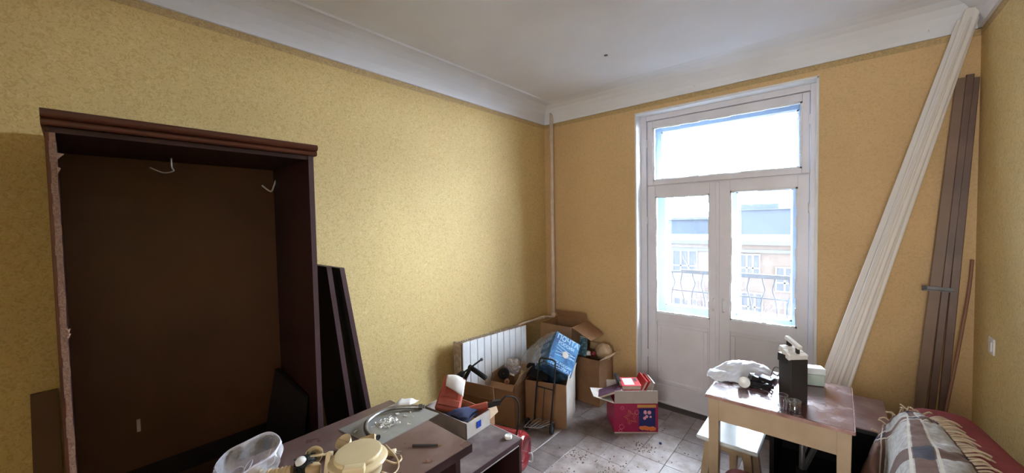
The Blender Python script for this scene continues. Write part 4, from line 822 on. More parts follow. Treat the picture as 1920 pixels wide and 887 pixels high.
# ================================================================ THINGS ON THE DESK
ZD = 0.7505
pn = G().hexa([(0.733, -2.549, ZD), (0.973, -2.513, ZD), (0.959, -2.194, ZD), (0.711, -2.231, ZD), (0.733, -2.549, ZD + 0.004), (0.973, -2.513, ZD + 0.004), (0.959, -2.194, ZD + 0.004), (0.711, -2.231, ZD + 0.004)])
tag(pn.obj('glass_sheet', 'pane_grey', None, (0.84, -2.37, ZD)), 'grey glass sheet lying across the far end of the desk', 'glass sheet')
f = surf([[(0.735, -2.33, 0.756), (0.725, -2.27, 0.762), (0.70, -2.22, 0.758)], [(0.76, -2.30, 0.757), (0.76, -2.25, 0.770), (0.75, -2.19, 0.760)], [(0.80, -2.27, 0.756), (0.80, -2.225, 0.764), (0.79, -2.18, 0.757)]])
tag(G().grid(lambda u, v: f(u, v) + V((0, 0, 0.003 * sin(9 * u + 12 * v))), 10, 10).obj('torn_paper', 'paper', None, (0.75, -2.25, 0.755), smooth=True, solid=0.001), 'torn scrap of pale paper at the far corner of the glass sheet', 'paper')
sp = thing('faucet_spout', 'bent grey faucet spout lying on the glass sheet', 'spout', (0.80, -2.38, 0.755))
pth = spline([(0.935, -2.485, 0.764), (0.895, -2.497, 0.765), (0.845, -2.487, 0.768), (0.80, -2.455, 0.771), (0.775, -2.405, 0.772), (0.770, -2.35, 0.772), (0.785, -2.305, 0.770), (0.815, -2.265, 0.767), (0.855, -2.225, 0.765)], 6)
G().tube(pth, 0.0095, 12).obj('tube', 'metal', sp, smooth=True)
G().lathe([(0.006, -0.001), (0.0105, -0.001), (0.0105, 0.006), (0.006, 0.006)], (0.935, -2.485, 0.7655), cols((0, 0, 1), (0.3, -0.95, 0), (0.95, 0.3, 0)), 14).obj('open_end', 'black', sp)
G().tube([(0.852, -2.228, 0.765), (0.864, -2.216, 0.765)], 0.012, 6).tube([(0.866, -2.214, 0.765), (0.872, -2.208, 0.765)], 0.008, 10).obj('threaded_end', 'grey_metal', sp)
# screws
s0 = G().tube([(0, 0, 0), (0.010, 0, 0)], 0.0012, 6, radii=[0.0014, 0.0008]).lathe([(0, -0.001), (0.0028, -0.001), (0.0012, 0.001), (0, 0.001)], (0, 0, 0), Ry(rad(90)), 8)
first = s0.obj('screw', 'zinc', None, (0, 0, 0)); R9 = random.Random(8)
for k in range(56):
    o = first if k == 0 else first.copy()
    if k: COL.objects.link(o)
    if k < 52: x, y = 0.85 + R9.gauss(0, 0.020), -2.385 + R9.gauss(0, 0.030)
    else: x, y = [(0.93, -2.34), (0.91, -2.43), (0.815, -2.52), (0.90, -2.29)][k - 52]
    o.location = (x, y, ZD + 0.0068 + R9.uniform(0, 0.004)); o.rotation_euler = (0, R9.uniform(-0.3, 0.3), R9.uniform(0, 6.28)); o.scale = (1.4, 1.4, 1.4)
    if k < 52: tag(o, 'small steel screw in the loose pile on the grey glass sheet', 'screw', 'screws on the glass sheet')
    else: tag(o, ['stray steel screw right of the pile on the glass sheet', 'stray steel screw between the pile and the desk edge of the sheet', 'stray steel screw at the near left of the glass sheet', 'stray steel screw beyond the pile towards the tool tray'][k - 52], 'screw', 'stray screws on the glass sheet')
# pencil
pc_ = thing('pencil', 'dark pencil lying alone on the brown desktop', 'pencil', (1.12, -2.38, ZD))
a_, b_ = V((1.078, -2.418, ZD + 0.0045)), V((1.156, -2.354, ZD + 0.0045)); d_ = (b_ - a_).normalized()
G().tube([a_, b_], 0.0042, 6).obj('barrel', 'board_dark', pc_); G().tube([b_, b_ + d_ * 0.014], 0.004, 8, radii=[0.0042, 0.0006]).obj('tip', 'card_dark', pc_)
for k, (x, y) in enumerate(((1.20, -2.44), (1.213, -2.425))):
    tag(G().lathe([(0, 0), (0.004, 0), (0.004, 0.007), (0.002, 0.008), (0, 0.008)], (x, y, ZD), Rx(0), 8).obj('screw_plug', 'stick', None, (x, y, ZD), smooth=False), ['left of two tiny plugs near the desk edge', 'right of two tiny plugs near the desk edge'][k], 'plug', 'tiny plugs on the desk edge')
# cream juicer: round body with lid, chute, cup, cord
jc = thing('juicer', 'yellowed cream electric juicer with a round flat lid', 'juicer', (1.07, -2.63, ZD))
jx, jy = 1.068, -2.632
G().lathe([(0, 0), (0.070, 0), (0.076, 0.01), (0.080, 0.035), (0.094, 0.052), (0.098, 0.058), (0.090, 0.063), (0, 0.063)], (jx + 0.008, jy - 0.004, ZD), None, 40).obj('body', 'cream', jc, smooth=True)
G().lathe([(0, 0.0), (0.076, 0.0), (0.080, 0.004), (0.080, 0.012), (0.076, 0.016), (0.060, 0.0165), (0, 0.0165)], (jx, jy, ZD + 0.0635), Rx(0.04), 40).obj('lid', 'cream', jc, smooth=False, bevel=0.002)
G().box((jx + 0.072, jy - 0.052, ZD + 0.060), (0.07, 0.030, 0.045), Rz(0.9)).obj('spout', 'cream', jc, bevel=0.006)
G().tube(spline([(1.105, -2.575, ZD + 0.045), (1.13, -2.53, ZD + 0.01), (1.125, -2.50, ZD + 0.006), (1.105, -2.49, ZD + 0.008)], 5), 0.004, 8).obj('cord', 'cream_shade', jc, smooth=True)
G().tube(spline([(1.165, -2.60, ZD + 0.03), (1.172, -2.565, ZD + 0.006), (1.155, -2.53, ZD + 0.005), (1.12, -2.515, ZD + 0.02), (1.09, -2.54, ZD + 0.068)], 5), 0.003, 8).obj('cord', 'cream_shade', jc, smooth=True)
pg = G().tube([(1.052, -2.515, ZD + 0.012), (1.078, -2.494, ZD + 0.012)], 0.01, 12, radii=[0.007, 0.014]).obj('plug', 'cream', jc, smooth=True)
G().tube([(1.080, -2.500, ZD + 0.012), (1.096, -2.488, ZD + 0.012)], 0.002, 6).tube([(1.074, -2.489, ZD + 0.012), (1.090, -2.476, ZD + 0.012)], 0.002, 6).obj('prongs', 'metal', pg)
def cup(name, label, c, R, r0, r1, h, mt, cat='cup', group=None, extra=False):
    t = thing(name, label, cat, c, group)
    G().lathe([(0, 0), (r0, 0), (r0 * 1.1, h * 0.15), (r1, h), (r1 - 0.002, h), (r0 * 1.0, h * 0.17), (0, 0.004)], c, R, 28).obj('bowl', mt, t, smooth=True)
    if extra: G().tube([V(c) + R @ V((-r1, 0, h)), V(c) + R @ V((r1 * 0.9, 0.003, h + 0.002))], 0.0022, 6).obj('rim_bar', 'cream_shade', t)
    return t
cup('feed_cup', 'cream plastic cup tipped towards the black brush beside the juicer', V((0.880, -2.700, ZD + 0.012)), Rz(0.9) @ Rx(0.75), 0.018, 0.032, 0.036, 'cream', extra=True)
cup('feed_cup', 'cream plastic cup with a rim bar behind the juicer lid', V((0.893, -2.590, ZD + 0.012)), Rz(0.2) @ Rx(0.55), 0.020, 0.031, 0.032, 'cream', extra=True)
ch = thing('feed_chute', 'short cream plastic chute behind the juicer lid', 'chute', (0.93, -2.52, ZD))
G().tube([(0.905, -2.545, ZD + 0.016), (0.945, -2.500, ZD + 0.024)], 0.014, 4, radii=[0.010, 0.018]).obj('tube', 'cream', ch)
pu = thing('food_pusher', 'upright cream plastic pusher between the cup and the juicer', 'pusher', (0.985, -2.69, ZD))
G().box((0.985, -2.70, ZD + 0.035), (0.018, 0.024, 0.075), Rz(0.7) @ Rx(-0.35)).obj('shaft', 'cream', pu, bevel=0.003)
G().lathe([(0, 0), (0.024, 0), (0.025, 0.03), (0.022, 0.036), (0, 0.036)], (0.955, -2.74, ZD), None, 20).obj('cap', 'cream_shade', pu, smooth=True)
# black round brush with a pale ball, corrugated hose
br = thing('round_brush', 'black bristled round attachment beside the cream cup', 'brush', (0.905, -2.755, ZD))
g = G(); R9 = random.Random(4)
g.lathe([(0, 0), (0.026, 0), (0.030, 0.01), (0.030, 0.032), (0.024, 0.045), (0.012, 0.052), (0, 0.052)], (0.905, -2.745, ZD + 0.0), None, 24)
for k in range(90):
    a = R9.uniform(0, 2 * pi); z = R9.uniform(0.004, 0.04); c_ = V((0.905, -2.745, ZD + z)); d = V((cos(a), sin(a), R9.uniform(-.1, .5)))
    g.tube([c_ + d * 0.026, c_ + d * 0.037], 0.0016, 4)
g.obj('bristles', 'juicer_black', br)
G().lathe([(0.018, 0), (0.016, 0.010), (0.009, 0.016), (0, 0.018)], (0.918, -2.765, ZD + 0.046), Rx(0.3), 20).obj('pale_dome', 'lamp_white', br, smooth=True)
G().tube([(0.925, -2.735, ZD + 0.055), (0.965, -2.70, ZD + 0.060)], 0.0035, 8).obj('pale_stem', 'cream', br, smooth=True)
G().lathe([(0, 0), (0.020, 0.0), (0.024, 0.012), (0.018, 0.03), (0, 0.036)], (0.868, -2.715, ZD), None, 18).obj('black_knob', 'black', br, smooth=True)
hs_ = thing('corrugated_hose', 'beige corrugated hose at the bottom of the photo beside the plastic bag', 'hose', (0.87, -2.84, ZD))
hp = spline([(0.915, -2.795, ZD + 0.030), (0.885, -2.835, ZD + 0.026), (0.845, -2.875, ZD + 0.024), (0.80, -2.93, ZD + 0.022), (0.78, -3.0, ZD + 0.022)], 16)
G().tube(hp, 0.014, 14, radii=[0.0185 if (k // 2) % 2 else 0.015 for k in range(len(hp))]).obj('tube', 'cream_shade', hs_)
# plastic bag standing on the desk
bgt = thing('plastic_bag', 'open milky plastic bag standing on the near left of the desk', 'bag', (0.80, -2.87, ZD))
rim = [(0.779, -2.975, 0.83), (0.75, -2.939, 0.85), (0.759, -2.887, 0.865), (0.758, -2.821, 0.87), (0.797, -2.798, 0.86), (0.835, -2.806, 0.85), (0.862, -2.844, 0.835), (0.861, -2.892, 0.825), (0.86, -2.929, 0.815), (0.838, -2.967, 0.82)]
def bagf(u, v):
    k = u * len(rim); i = int(k) % len(rim); f_ = k - int(k)
    P0, P1, P2, P3 = [V(rim[(i + j) % len(rim)]) for j in (-1, 0, 1, 2)]
    top = 0.5 * ((2 * P1) + (P2 - P0) * f_ + (2 * P0 - 5 * P1 + 4 * P2 - P3) * f_ * f_ + (3 * P1 - P0 - 3 * P2 + P3) * f_ ** 3)
    cen = V((0.812, -2.888, ZD + 0.004)); a = 2 * pi * u
    bot = cen + (V((top.x, top.y, 0)) - V((cen.x, cen.y, 0))) * 0.85; bot.z = ZD + 0.004
    p = top.lerp(bot, v); wv = 0.006 * sin(a * 9 + v * 4) * sin(pi * min(v * 1.3, 1))
    out = (V((p.x, p.y, 0)) - V((cen.x, cen.y, 0))).normalized()
    if v > 0.9: p = p.lerp(cen, (v - 0.9) * 9)
    return p + out * (wv + 0.012 * sin(pi * v))
G().grid(bagf, 80, 22).obj('film_body', 'bag_film', bgt, smooth=True)
def rimf(u, v):
    p = bagf(u, 0.0); q = bagf(u, 0.10); c_ = V((0.812, -2.888, p.z)); o_ = (p - c_).normalized() * (0.006 if v < 0.5 else 0.0)
    return p.lerp(q, v) + V((0, 0, 0.001)) + (p - c_).normalized() * 0.002
G().grid(rimf, 80, 3).obj('rolled_rim', 'bag', bgt, smooth=True, solid=0.002)
for k in range(4):
    c_ = V((0.785 + 0.013 * k, -2.92 + 0.028 * k, 0.785 + 0.010 * (k % 2))); g = G().tube([c_ + V((0.026 * cos(a + k), 0.019 * sin(a), 0.006 * sin(a))) for a in [2 * pi * j / 18 for j in range(19)]], 0.0022, 5)
    g.obj('film_crease', 'bag', bgt, smooth=True)

# ================================================================ RIGHT SIDE: TABLE
tbx0, tbx1, tby0, tby1 = 1.842, 2.394, -1.222, -0.695
tb_ = thing('kitchen_table', 'old kitchen table with cream legs and a glossy worn maroon top', 'table', (2.12, -0.96, 0))
G().bb(tbx0, tbx1, tby0, tby1, 0.734, 0.75).obj('tabletop', 'tabletop', tb_, bevel=0.003)
G().bb(tbx0 - 0.001, tbx1, tby0 - 0.003, tby0, 0.733, 0.7485).bb(tbx1, tbx1 + 0.003, tby0, tby1, 0.734, 0.7495).bb(tbx0 - 0.003, tbx0, tby0, tby1, 0.734, 0.7485).obj('edge_strip', 'tabletop_edge', tb_)
g = G().bb(tbx0 + 0.05, tbx1 - 0.05, tby0 + 0.012, tby0 + 0.03, 0.625, 0.734).bb(tbx0 + 0.05, tbx1 - 0.05, tby1 - 0.03, tby1 - 0.012, 0.625, 0.734)
g.bb(tbx0 + 0.012, tbx0 + 0.03, tby0 + 0.05, tby1 - 0.05, 0.625, 0.734).bb(tbx1 - 0.03, tbx1 - 0.012, tby0 + 0.05, tby1 - 0.05, 0.625, 0.734)
g.obj('apron', 'cream_paint', tb_, bevel=0.001)
for lx in (tbx0 + 0.008, tbx1 - 0.056):
    for ly in (tby0 + 0.008, tby1 - 0.056):
        G().hexa([(lx + .006, ly + .006, 0), (lx + .042, ly + .006, 0), (lx + .042, ly + .042, 0), (lx + .006, ly + .042, 0), (lx, ly, 0.734), (lx + .048, ly, 0.734), (lx + .048, ly + .048, 0.734), (lx, ly + .048, 0.734)]).obj('leg', 'cream_paint', tb_, bevel=0.002)
st = thing('stool', 'white painted stool pushed under the left end of the table', 'stool', (1.90, -0.95, 0))
G().bb(1.757, 2.047, -1.084, -0.812, 0.428, 0.45).obj('seat', 'stool', st, bevel=0.018, segs=3)
for sx2, sy2 in ((1, 1), (-1, 1), (1, -1), (-1, -1)):
    tx, ty2 = 1.902 + sx2 * 0.085, -0.948 + sy2 * 0.08; bx_, by_ = 1.902 + sx2 * 0.135, -0.948 + sy2 * 0.125
    G().hexa([(bx_ - .015, by_ - .015, 0), (bx_ + .015, by_ - .015, 0), (bx_ + .015, by_ + .015, 0), (bx_ - .015, by_ + .015, 0), (tx - .02, ty2 - .02, 0.43), (tx + .02, ty2 - .02, 0.43), (tx + .02, ty2 + .02, 0.43), (tx - .02, ty2 + .02, 0.43)]).obj('leg', 'cream_paint', st, bevel=0.002)
g = G().bb(1.83, 1.974, -1.04, -1.022, 0.385, 0.43).bb(1.83, 1.974, -0.875, -0.857, 0.385, 0.43).bb(1.806, 1.824, -1.02, -0.876, 0.385, 0.43).bb(1.98, 1.998, -1.02, -0.876, 0.385, 0.43)
g.obj('seat_rail', 'cream_paint', st)

# on the table
ZT = 0.7505
ap = thing('black_appliance', 'tall black boxy appliance with white slatted top and handle on the table', 'appliance', (2.18, -1.03, ZT))
yaw = rad(42); Ra = Rz(yaw); hw, hd, hh = 0.040, 0.040, 0.115; ac = V((2.179, -1.111, ZT)) + Ra @ V((hw * 0.0, 0, 0)) + V((0, hw * 0.707 + hd * 0.707 + 0.0, 0))
A = lambda x, y, z: ac + Ra @ V((x, y, z))
G().box(A(0, 0, 0.105), (2 * hw, 2 * hd, 0.21), Ra).obj('casing', 'satin_black', ap, bevel=0.003)
for k in range(3):
    yk = -hd * 0.62 + k * hd * 0.62; zk = 0.222 + 0.010 * k
    G().box(A(-0.002, yk, zk), (2 * hw * (1.12 - 0.06 * k), hd * 0.66, 0.026), Ra @ Rx(0.30)).obj('top_slat', 'white', ap, bevel=0.003)
G().box(A(-hw * 0.95, hd * 0.3, 0.205), (0.02, hd * 1.3, 0.04), Ra).obj('side_grip', 'black', ap, bevel=0.004)
G().box(A(hw * 0.10, -hd * 0.55, 0.240), (0.012, 0.012, 0.05), Ra).box(A(hw * 0.10, hd * 0.75, 0.255), (0.016, 0.016, 0.06), Ra).obj('handle_post', 'satin_black', ap)
G().box(A(hw * 0.10, hd * 0.1, 0.278), (0.020, hd * 2.3, 0.018), Ra @ Rx(0.30)).obj('handle', 'white', ap, bevel=0.004)
def tumbler(label, c, r0, r1, h, facets):
    t = thing('drinking_glass', label, 'glass', c, 'drinking glasses by the black appliance')
    G().lathe([(0, 0), (r0, 0), (r0 + 0.001, 0.004), (r1, h), (r1 - 0.0015, h), (r0 - 0.002, 0.008), (0, 0.008)], c, None, facets).obj('wall', 'clear', t, smooth=facets > 12)
    G().tube([V(c) + V((r1 * cos(a), r1 * sin(a), h)) for a in [2 * pi * k / 20 for k in range(21)]], 0.0008, 5).obj('rim', 'film', t)
    if facets <= 12:
        g = G()
        for k in range(facets):
            a = 2 * pi * k / facets; g.tube([V(c) + V((r0 * cos(a), r0 * sin(a), 0.004)), V(c) + V((r1 * cos(a) * 0.99, r1 * sin(a) * 0.99, h * 0.8))], 0.0011, 4)
        g.obj('facet_ridges', 'film', t)
tumbler('small faceted glass standing left of the other at the table edge', (2.150, -1.182, ZT), 0.016, 0.022, 0.068, 10)
tumbler('plain clear glass in front of the black appliance', (2.196, -1.186, ZT), 0.020, 0.024, 0.055, 24)
cp = thing('plastic_cup', 'white plastic cup lying on its side by the crumpled bag', 'cup', (1.975, -1.03, ZT))
Rcp = Rz(0.3) @ Rx(rad(72))
G().lathe([(0, 0), (0.020, 0), (0.022, 0.01), (0.027, 0.058), (0.0255, 0.058), (0.020, 0.012), (0, 0.006)], (1.965, -1.01, ZT + 0.022), Rcp, 24).obj('bowl', 'white', cp, smooth=True)
f = surf([[(1.80, -1.03, 0.765), (1.84, -1.045, 0.762), (1.90, -1.02, 0.757), (1.96, -0.985, 0.755), (2.05, -0.95, 0.755)],
          [(1.80, -0.99, 0.785), (1.85, -0.99, 0.800), (1.92, -0.965, 0.792), (1.99, -0.935, 0.785), (2.07, -0.90, 0.775)],
          [(1.83, -0.93, 0.790), (1.88, -0.92, 0.828), (1.95, -0.90, 0.832), (2.01, -0.88, 0.825), (2.08, -0.86, 0.790)],
          [(1.86, -0.87, 0.775), (1.90, -0.85, 0.815), (1.97, -0.83, 0.822), (2.03, -0.82, 0.812), (2.10, -0.81, 0.775)],
          [(1.88, -0.82, 0.753), (1.93, -0.80, 0.758), (1.99, -0.79, 0.758), (2.05, -0.78, 0.758), (2.11, -0.77, 0.753)]])
from mathutils import noise as NZ
bg_ = G().grid(lambda u, v: f(u, v) + V((0.4, 0.3, 1)) * (0.009 * NZ.noise(V((u * 7, v * 9, 1.3))) + 0.006 * NZ.noise(V((u * 19, v * 15, 4)))), 44, 34)
M['white_bag'] = mat('white_polythene', (0.70, 0.73, 0.82), (0.62, 0.66, 0.76), 12, 0.22, bump=0.5, bscale=28)
tag(bg_.obj('plastic_bag', 'white_bag', None, (1.95, -0.92, ZT), smooth=True, solid=0.002), 'crumpled white plastic bag spread over the left end of the table', 'bag')
# heap of black adapters and cables
ad = thing('power_adapter', 'black power adapter on top of the tangle of cables', 'adapter', (2.05, -0.99, ZT))
G().box((2.068, -0.985, ZT + 0.052), (0.062, 0.034, 0.022), Rz(-0.4) @ Rx(0.25)).obj('casing', 'black', ad, bevel=0.003)
ad = thing('power_adapter', 'lower black power adapter on the left of the tangle', 'adapter', (2.00, -0.97, ZT))
G().box((2.015, -0.975, ZT + 0.040), (0.052, 0.036, 0.026), Rz(0.5) @ Ry(0.35)).obj('casing', 'black', ad, bevel=0.003)
G().box((2.005, -0.985, ZT + 0.060), (0.02, 0.006, 0.012), Rz(0.5)).obj('label', 'film', ad)
R9 = random.Random(31); pts = []
for k in range(46):
    a = k * 1.15 + R9.uniform(-0.4, 0.4); r = 0.022 + 0.030 * R9.random(); pts.append((2.035 + r * cos(a) * 1.2, -0.975 + r * sin(a), ZT + 0.006 + 0.034 * R9.random() * (1 - k / 80)))
ct = thing('cable_tangle', 'tangled heap of black cables between the white bag and the appliance', 'cable', (2.035, -0.975, ZT))
G().tube(spline(pts, 5), 0.0042, 6).obj('cable', 'rubber', ct, smooth=True)
pts2 = [(2.035 + (0.02 + 0.03 * R9.random()) * cos(k * 1.4), -0.98 + (0.015 + 0.03 * R9.random()) * sin(k * 1.4), ZT + 0.005 + 0.02 * R9.random()) for k in range(30)]
G().tube(spline(pts2, 5), 0.0055, 6).obj('cable', 'black', ct, smooth=True)
G().tube(spline([(2.06, -1.04, ZT + 0.012), (2.09, -1.07, ZT + 0.018), (2.115, -1.10, ZT + 0.008), (2.128, -1.131, ZT + 0.003)], 6), 0.0018, 6).obj('thin_wire', 'grey_metal', ct, smooth=True)
G().tube(spline([(2.09, -0.95, ZT + 0.03), (2.12, -0.96, ZT + 0.10), (2.10, -0.98, ZT + 0.12), (2.085, -0.99, ZT + 0.06), (2.11, -0.98, ZT + 0.02)], 6), 0.0018, 6).obj('thin_wire', 'black', ct, smooth=True)
wb = thing('plastic_container', 'white lidded plastic container behind the black appliance', 'container', (2.25, -0.775, ZT))
G().box((2.238, -0.768, ZT + 0.030), (0.096, 0.06, 0.058), Rz(0.35)).obj('tub', 'greenish', wb, bevel=0.006)
G().box((2.238, -0.768, ZT + 0.076), (0.104, 0.066, 0.034), Rz(0.35)).obj('lid', 'pale_paper', wb, bevel=0.007)

# dark open cabinet and small bench behind the table
dc = thing('dark_bench', 'dark low bench with a worn purple-brown top beside the table', 'bench', (2.35, -0.6, 0))
G().hexa([(2.02, -0.30, 0.575), (2.395, -0.835, 0.575), (2.530, -0.775, 0.575), (2.545, -0.34, 0.575), (2.02, -0.30, 0.595), (2.395, -0.835, 0.595), (2.530, -0.775, 0.595), (2.545, -0.34, 0.595)])
G().bb(2.06, 2.535, -0.80, -0.36, 0.575, 0.595).obj('top', 'purple_top', dc, bevel=0.002)
G().bb(2.06, 2.535, -0.803, -0.80, 0.573, 0.590).obj('edge_strip', 'black', dc)
G().bb(2.07, 2.53, -0.385, -0.365, 0.03, 0.575).obj('back_panel', 'board_dark', dc)
G().bb(2.06, 2.08, -0.80, -0.385, 0.0, 0.575).obj('side_panel', 'board_dark', dc); G().bb(2.515, 2.535, -0.80, -0.385, 0.0, 0.575).obj('side_panel', 'board_dark', dc)
G().bb(2.08, 2.515, -0.80, -0.385, 0.16, 0.178).obj('shelf', 'board_dark', dc); G().bb(2.08, 2.515, -0.803, -0.80, 0.172, 0.178).obj('shelf_edge', 'light_strip', dc)
pt = thing('metal_post', 'grey metal post standing under the table before the dark bench', 'post', (2.20, -0.84, 0))
G().tube([(2.205, -0.84, 0), (2.205, -0.84, 0.60)], 0.013, 10).obj('tube', 'grey_metal', pt, smooth=True); G().tube([(2.205, -0.84, 0.30), (2.28, -0.84, 0.52)], 0.012, 4).obj('brace', 'grey_metal', pt)
G().box((2.205, -0.84, 0.30), (0.05, 0.04, 0.04)).obj('clamp', 'black', pt)
crumple('white_sack', 'whitish plastic sack standing beside the bench and the blanket', 'bag', (2.50, -0.93, 0.36), (0.07, 0.06, 0.16), 'card_white', 15, amp=0.25)
tag(bpy.data.objects['white_sack'], 'whitish sack half hidden between the bench and the blanket', 'bag')
bpy.data.objects['white_sack'].location.z += 0.0

# ================================================================ SKIRTING BUNDLE AND STRIPS
def plank(label, bot, top, wvec, w_, th, group, mt='pvc', prof=True):
    bot, top, wv = V(bot), V(top), V(wvec).normalized(); d = (top - bot).normalized(); wv = (wv - d * wv.dot(d)).normalized(); n = d.cross(wv).normalized()
    if n.y > 0: n = -n
    if prof: pr = [(-.5, 0), (-.5, .55), (-.42, .85), (.16, 1), (.22, .62), (.42, .55), (.5, .3), (.5, 0)]
    else: pr = [(-.5, 0), (-.5, .7), (-.42, 1), (.42, 1), (.5, .7), (.5, 0)]
    pts = [bot + wv * a * w_ + n * b * th for a, b in pr]
    t = thing('skirting_board' if prof else 'edge_profile', label, 'skirting' if prof else 'strip', bot, group)
    G().prism(pts, top - bot).obj('profile', mt, t)
    return t
grp = 'white skirting boards leaning in the right corner'
wv = (1, -0.25, 0.35)
plank('white skirting board, leftmost of the leaning bundle', (2.118, -0.335, 0.004), (2.838, -0.060, 2.672), wv, 0.046, 0.014, grp)
plank('white skirting board in the middle of the leaning bundle', (2.172, -0.368, 0.004), (2.868, -0.088, 2.71), wv, 0.058, 0.016, grp)
plank('white skirting board, rightmost and highest of the leaning bundle', (2.232, -0.335, 0.004), (2.884, -0.056, 2.735), wv, 0.050, 0.014, grp)
plank('narrow white skirting strip lying at the front of the leaning bundle', (2.142, -0.405, 0.004), (2.850, -0.115, 2.66), wv, 0.016, 0.010, grp)
g2 = 'dark profiles standing in the right corner'
plank('dark profile nearest the white skirting bundle in the corner', (2.665, -0.10, 0.004), (2.845, -0.022, 2.37), (1, 0, 0), 0.050, 0.012, g2, 'strip_grey', False)
plank('dark profile in the middle of the group in the corner', (2.715, -0.10, 0.004), (2.872, -0.026, 2.38), (1, 0, 0), 0.030, 0.016, g2, 'darkstrip', False)
plank('dark profile tight in the corner of the room', (2.765, -0.09, 0.004), (2.890, -0.024, 2.36), (1, 0, 0), 0.034, 0.012, g2, 'darkstrip', False)
tag(G().tube(spline([(2.74, -0.16, 0.01), (2.80, -0.12, 0.53), (2.851, -0.08, 0.92), (2.885, -0.04, 1.2), (2.896, -0.03, 1.37)], 8), 0.007, 8).obj('wooden_rod', 'stick', None, (2.74, -0.16, 0), smooth=True), 'thin bent tan rod leaning in the right corner', 'rod')
bk = thing('metal_bracket', 'grey metal strap bracket held against the dark profiles', 'bracket', (2.78, -0.075, 1.2))
G().box((2.765, -0.085, 1.203), (0.115, 0.004, 0.022), Ry(0.03)).box((2.765, -0.095, 1.194), (0.115, 0.02, 0.004), Ry(0.03)).obj('strap', 'grey_metal', bk); G().box((2.712, -0.086, 1.203), (0.02, 0.008, 0.028)).obj('end_plate', 'black', bk)
sw = thing('wall_switch', 'small white light switch on the right-hand wall', 'switch', (W - 0.006, -0.346, 0.93))
G().bb(W - 0.008, W, -0.386, -0.306, 0.935, 1.015).obj('plate', 'white', sw, bevel=0.003); G().bb(W - 0.014, W - 0.008, -0.376, -0.346, 0.952, 0.998).obj('rocker', 'lamp_white', sw, bevel=0.002)
tag(G().tube([(0.0, -2.44, 1.90), (0.03, -2.44, 1.90)], 0.0025, 6).obj('nail', 'black', None, (0, -2.44, 1.90)), 'small nail in the yellow wall just right of the wardrobe', 'nail')

# ================================================================ SOFA AND BLANKET
sf = thing('sofa', 'red upholstered sofa along the right-hand wall', 'sofa', (2.45, -2.2, 0))
def rbox(c, sz, R=None, bev=0.05, segs=5): return G().box(c, sz, R), bev, segs
def ro(name, c, sz, R, bev, mt, par, segs=6):
    o = G().box(c, sz, R).obj(name, mt, par, bevel=bev, segs=segs); return o
def bolster(path, hw, z0, z1, cap0=0.10):
    P_ = spline(path, 14); n = len(P_); L = [0]
    for i in range(1, n): L.append(L[-1] + (P_[i] - P_[i - 1]).length)
    def fn(u, v):
        x = v * (n - 1); i = min(int(x), n - 2); f_ = x - i; c = P_[i].lerp(P_[i + 1], f_); d = (P_[i + 1] - P_[i]).normalized(); s_ = L[i] + (L[i + 1] - L[i]) * f_
        k = 1.0 if s_ > cap0 else math.sqrt(max(1 - (1 - s_ / cap0) ** 2, 0.0)) ; t = V((d.y, -d.x, 0)); a = 2 * pi * u
        ca, sa = cos(a), sin(a); sg = lambda q: (abs(q) ** 0.62) * (1 if q > 0 else -1)
        return c + t * hw * sg(ca) * k + V((0, 0, (z0 + z1) / 2 + (z1 - z0) / 2 * sg(sa) * (0.55 + 0.45 * k)))
    return G().grid(fn, 40, n * 2)
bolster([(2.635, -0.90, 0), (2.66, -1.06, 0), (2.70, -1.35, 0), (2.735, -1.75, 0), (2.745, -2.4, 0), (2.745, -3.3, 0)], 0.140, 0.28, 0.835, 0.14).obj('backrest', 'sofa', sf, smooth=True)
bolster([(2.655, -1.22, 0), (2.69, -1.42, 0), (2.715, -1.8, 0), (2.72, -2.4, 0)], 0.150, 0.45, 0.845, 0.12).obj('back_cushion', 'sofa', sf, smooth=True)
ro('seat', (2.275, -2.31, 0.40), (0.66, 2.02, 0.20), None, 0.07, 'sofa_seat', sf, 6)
ro('base', (2.42, -2.15, 0.16), (0.70, 2.15, 0.27), None, 0.02, 'sofa_seat', sf, 3)
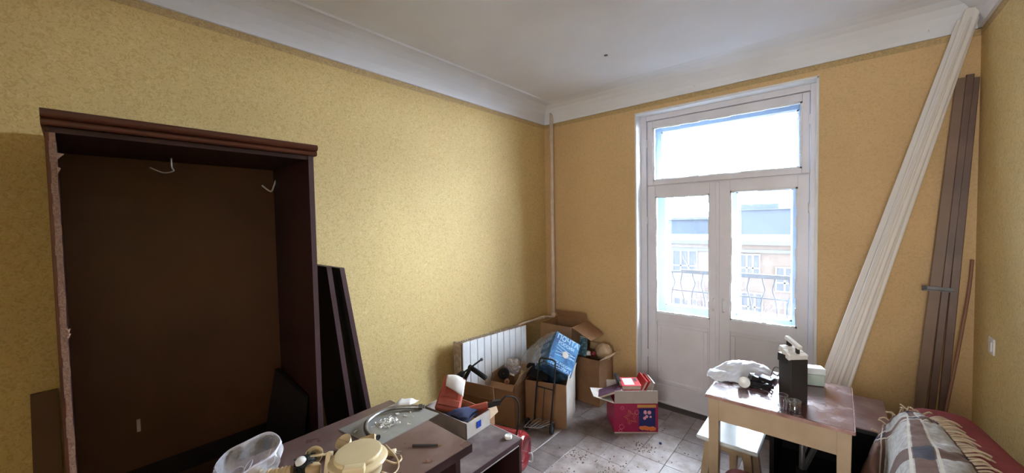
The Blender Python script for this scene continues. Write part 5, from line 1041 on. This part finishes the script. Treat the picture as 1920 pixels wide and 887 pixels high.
rows = [[(2.475, -1.03, 0.64), (2.482, -1.06, 0.70), (2.505, -1.09, 0.77), (2.535, -1.13, 0.830), (2.570, -1.16, 0.850), (2.598, -1.18, 0.852)],
        [(2.45, -1.097, 0.62), (2.465, -1.137, 0.70), (2.500, -1.16, 0.74), (2.530, -1.26, 0.855), (2.575, -1.29, 0.880), (2.612, -1.27, 0.870)],
        [(2.42, -1.159, 0.56), (2.448, -1.251, 0.68), (2.490, -1.23, 0.66), (2.515, -1.40, 0.855), (2.580, -1.43, 0.888), (2.632, -1.40, 0.870)],
        [(2.40, -1.20, 0.50), (2.440, -1.34, 0.61), (2.475, -1.36, 0.61), (2.500, -1.58, 0.850), (2.585, -1.60, 0.898), (2.648, -1.53, 0.868)],
        [(2.38, -1.40, 0.51), (2.43, -1.50, 0.58), (2.46, -1.62, 0.64), (2.48, -1.85, 0.84), (2.58, -1.80, 0.893), (2.665, -1.70, 0.864)]]
f = surf(rows)
bl = thing('plaid_blanket', 'beige and brown plaid wool blanket with fringe thrown over the sofa back', 'blanket', (2.58, -1.4, 0.5))
bfn = lambda u, v: f(u, v) + V((0, 0, 1)) * (0.010 * NZ.noise(V((u * 8, v * 8, 2.0))) + 0.005 * NZ.noise(V((u * 20, v * 22, 7))) + 0.004)
G().grid(bfn, 60, 60, uv=True).obj('wool_cloth', 'plaid', bl, smooth=True, solid=0.008)
# pillow-like grey bulge under the blanket is part of the cloth; fringe tassels
R9 = random.Random(6)
for k in range(44):
    v = 0.02 + k / 44 * 0.95; p = bfn(1.0, v); q = bfn(0.97, v); d = (p - q).normalized()
    L = R9.uniform(0.04, 0.065); sd_ = V((R9.uniform(-.25, .25), R9.uniform(-.35, .35), 0))
    e = p + (V((0.8, 0.12, 0)) + sd_ * 0.6).normalized() * L; e.z = p.z - 0.006 + R9.uniform(-0.004, 0.010)
    mid = p.lerp(e, 0.5) + V((0, 0, 0.012))
    G().tube(spline([p - d * 0.01, mid, e], 4), 0.0042, 5, radii=[0.0026, 0.0032, 0.0034, 0.0032, 0.0034, 0.0032, 0.003, 0.0028, 0.002]).obj('tassel', 'fringe', bl, smooth=True)
for k in range(18):
    u = 0.02 + k / 18 * 0.96; p = bfn(u, 0.0); L = R9.uniform(0.02, 0.042)
    e = p + V((R9.uniform(-.5, .5), R9.uniform(-0.2, 0.8), R9.uniform(-0.1, 0.6))).normalized() * L
    G().tube(spline([p, p.lerp(e, 0.5) + V((R9.uniform(-.01, .01), 0, 0.010)), e], 4), 0.003, 5).obj('tassel', 'fringe', bl, smooth=True)
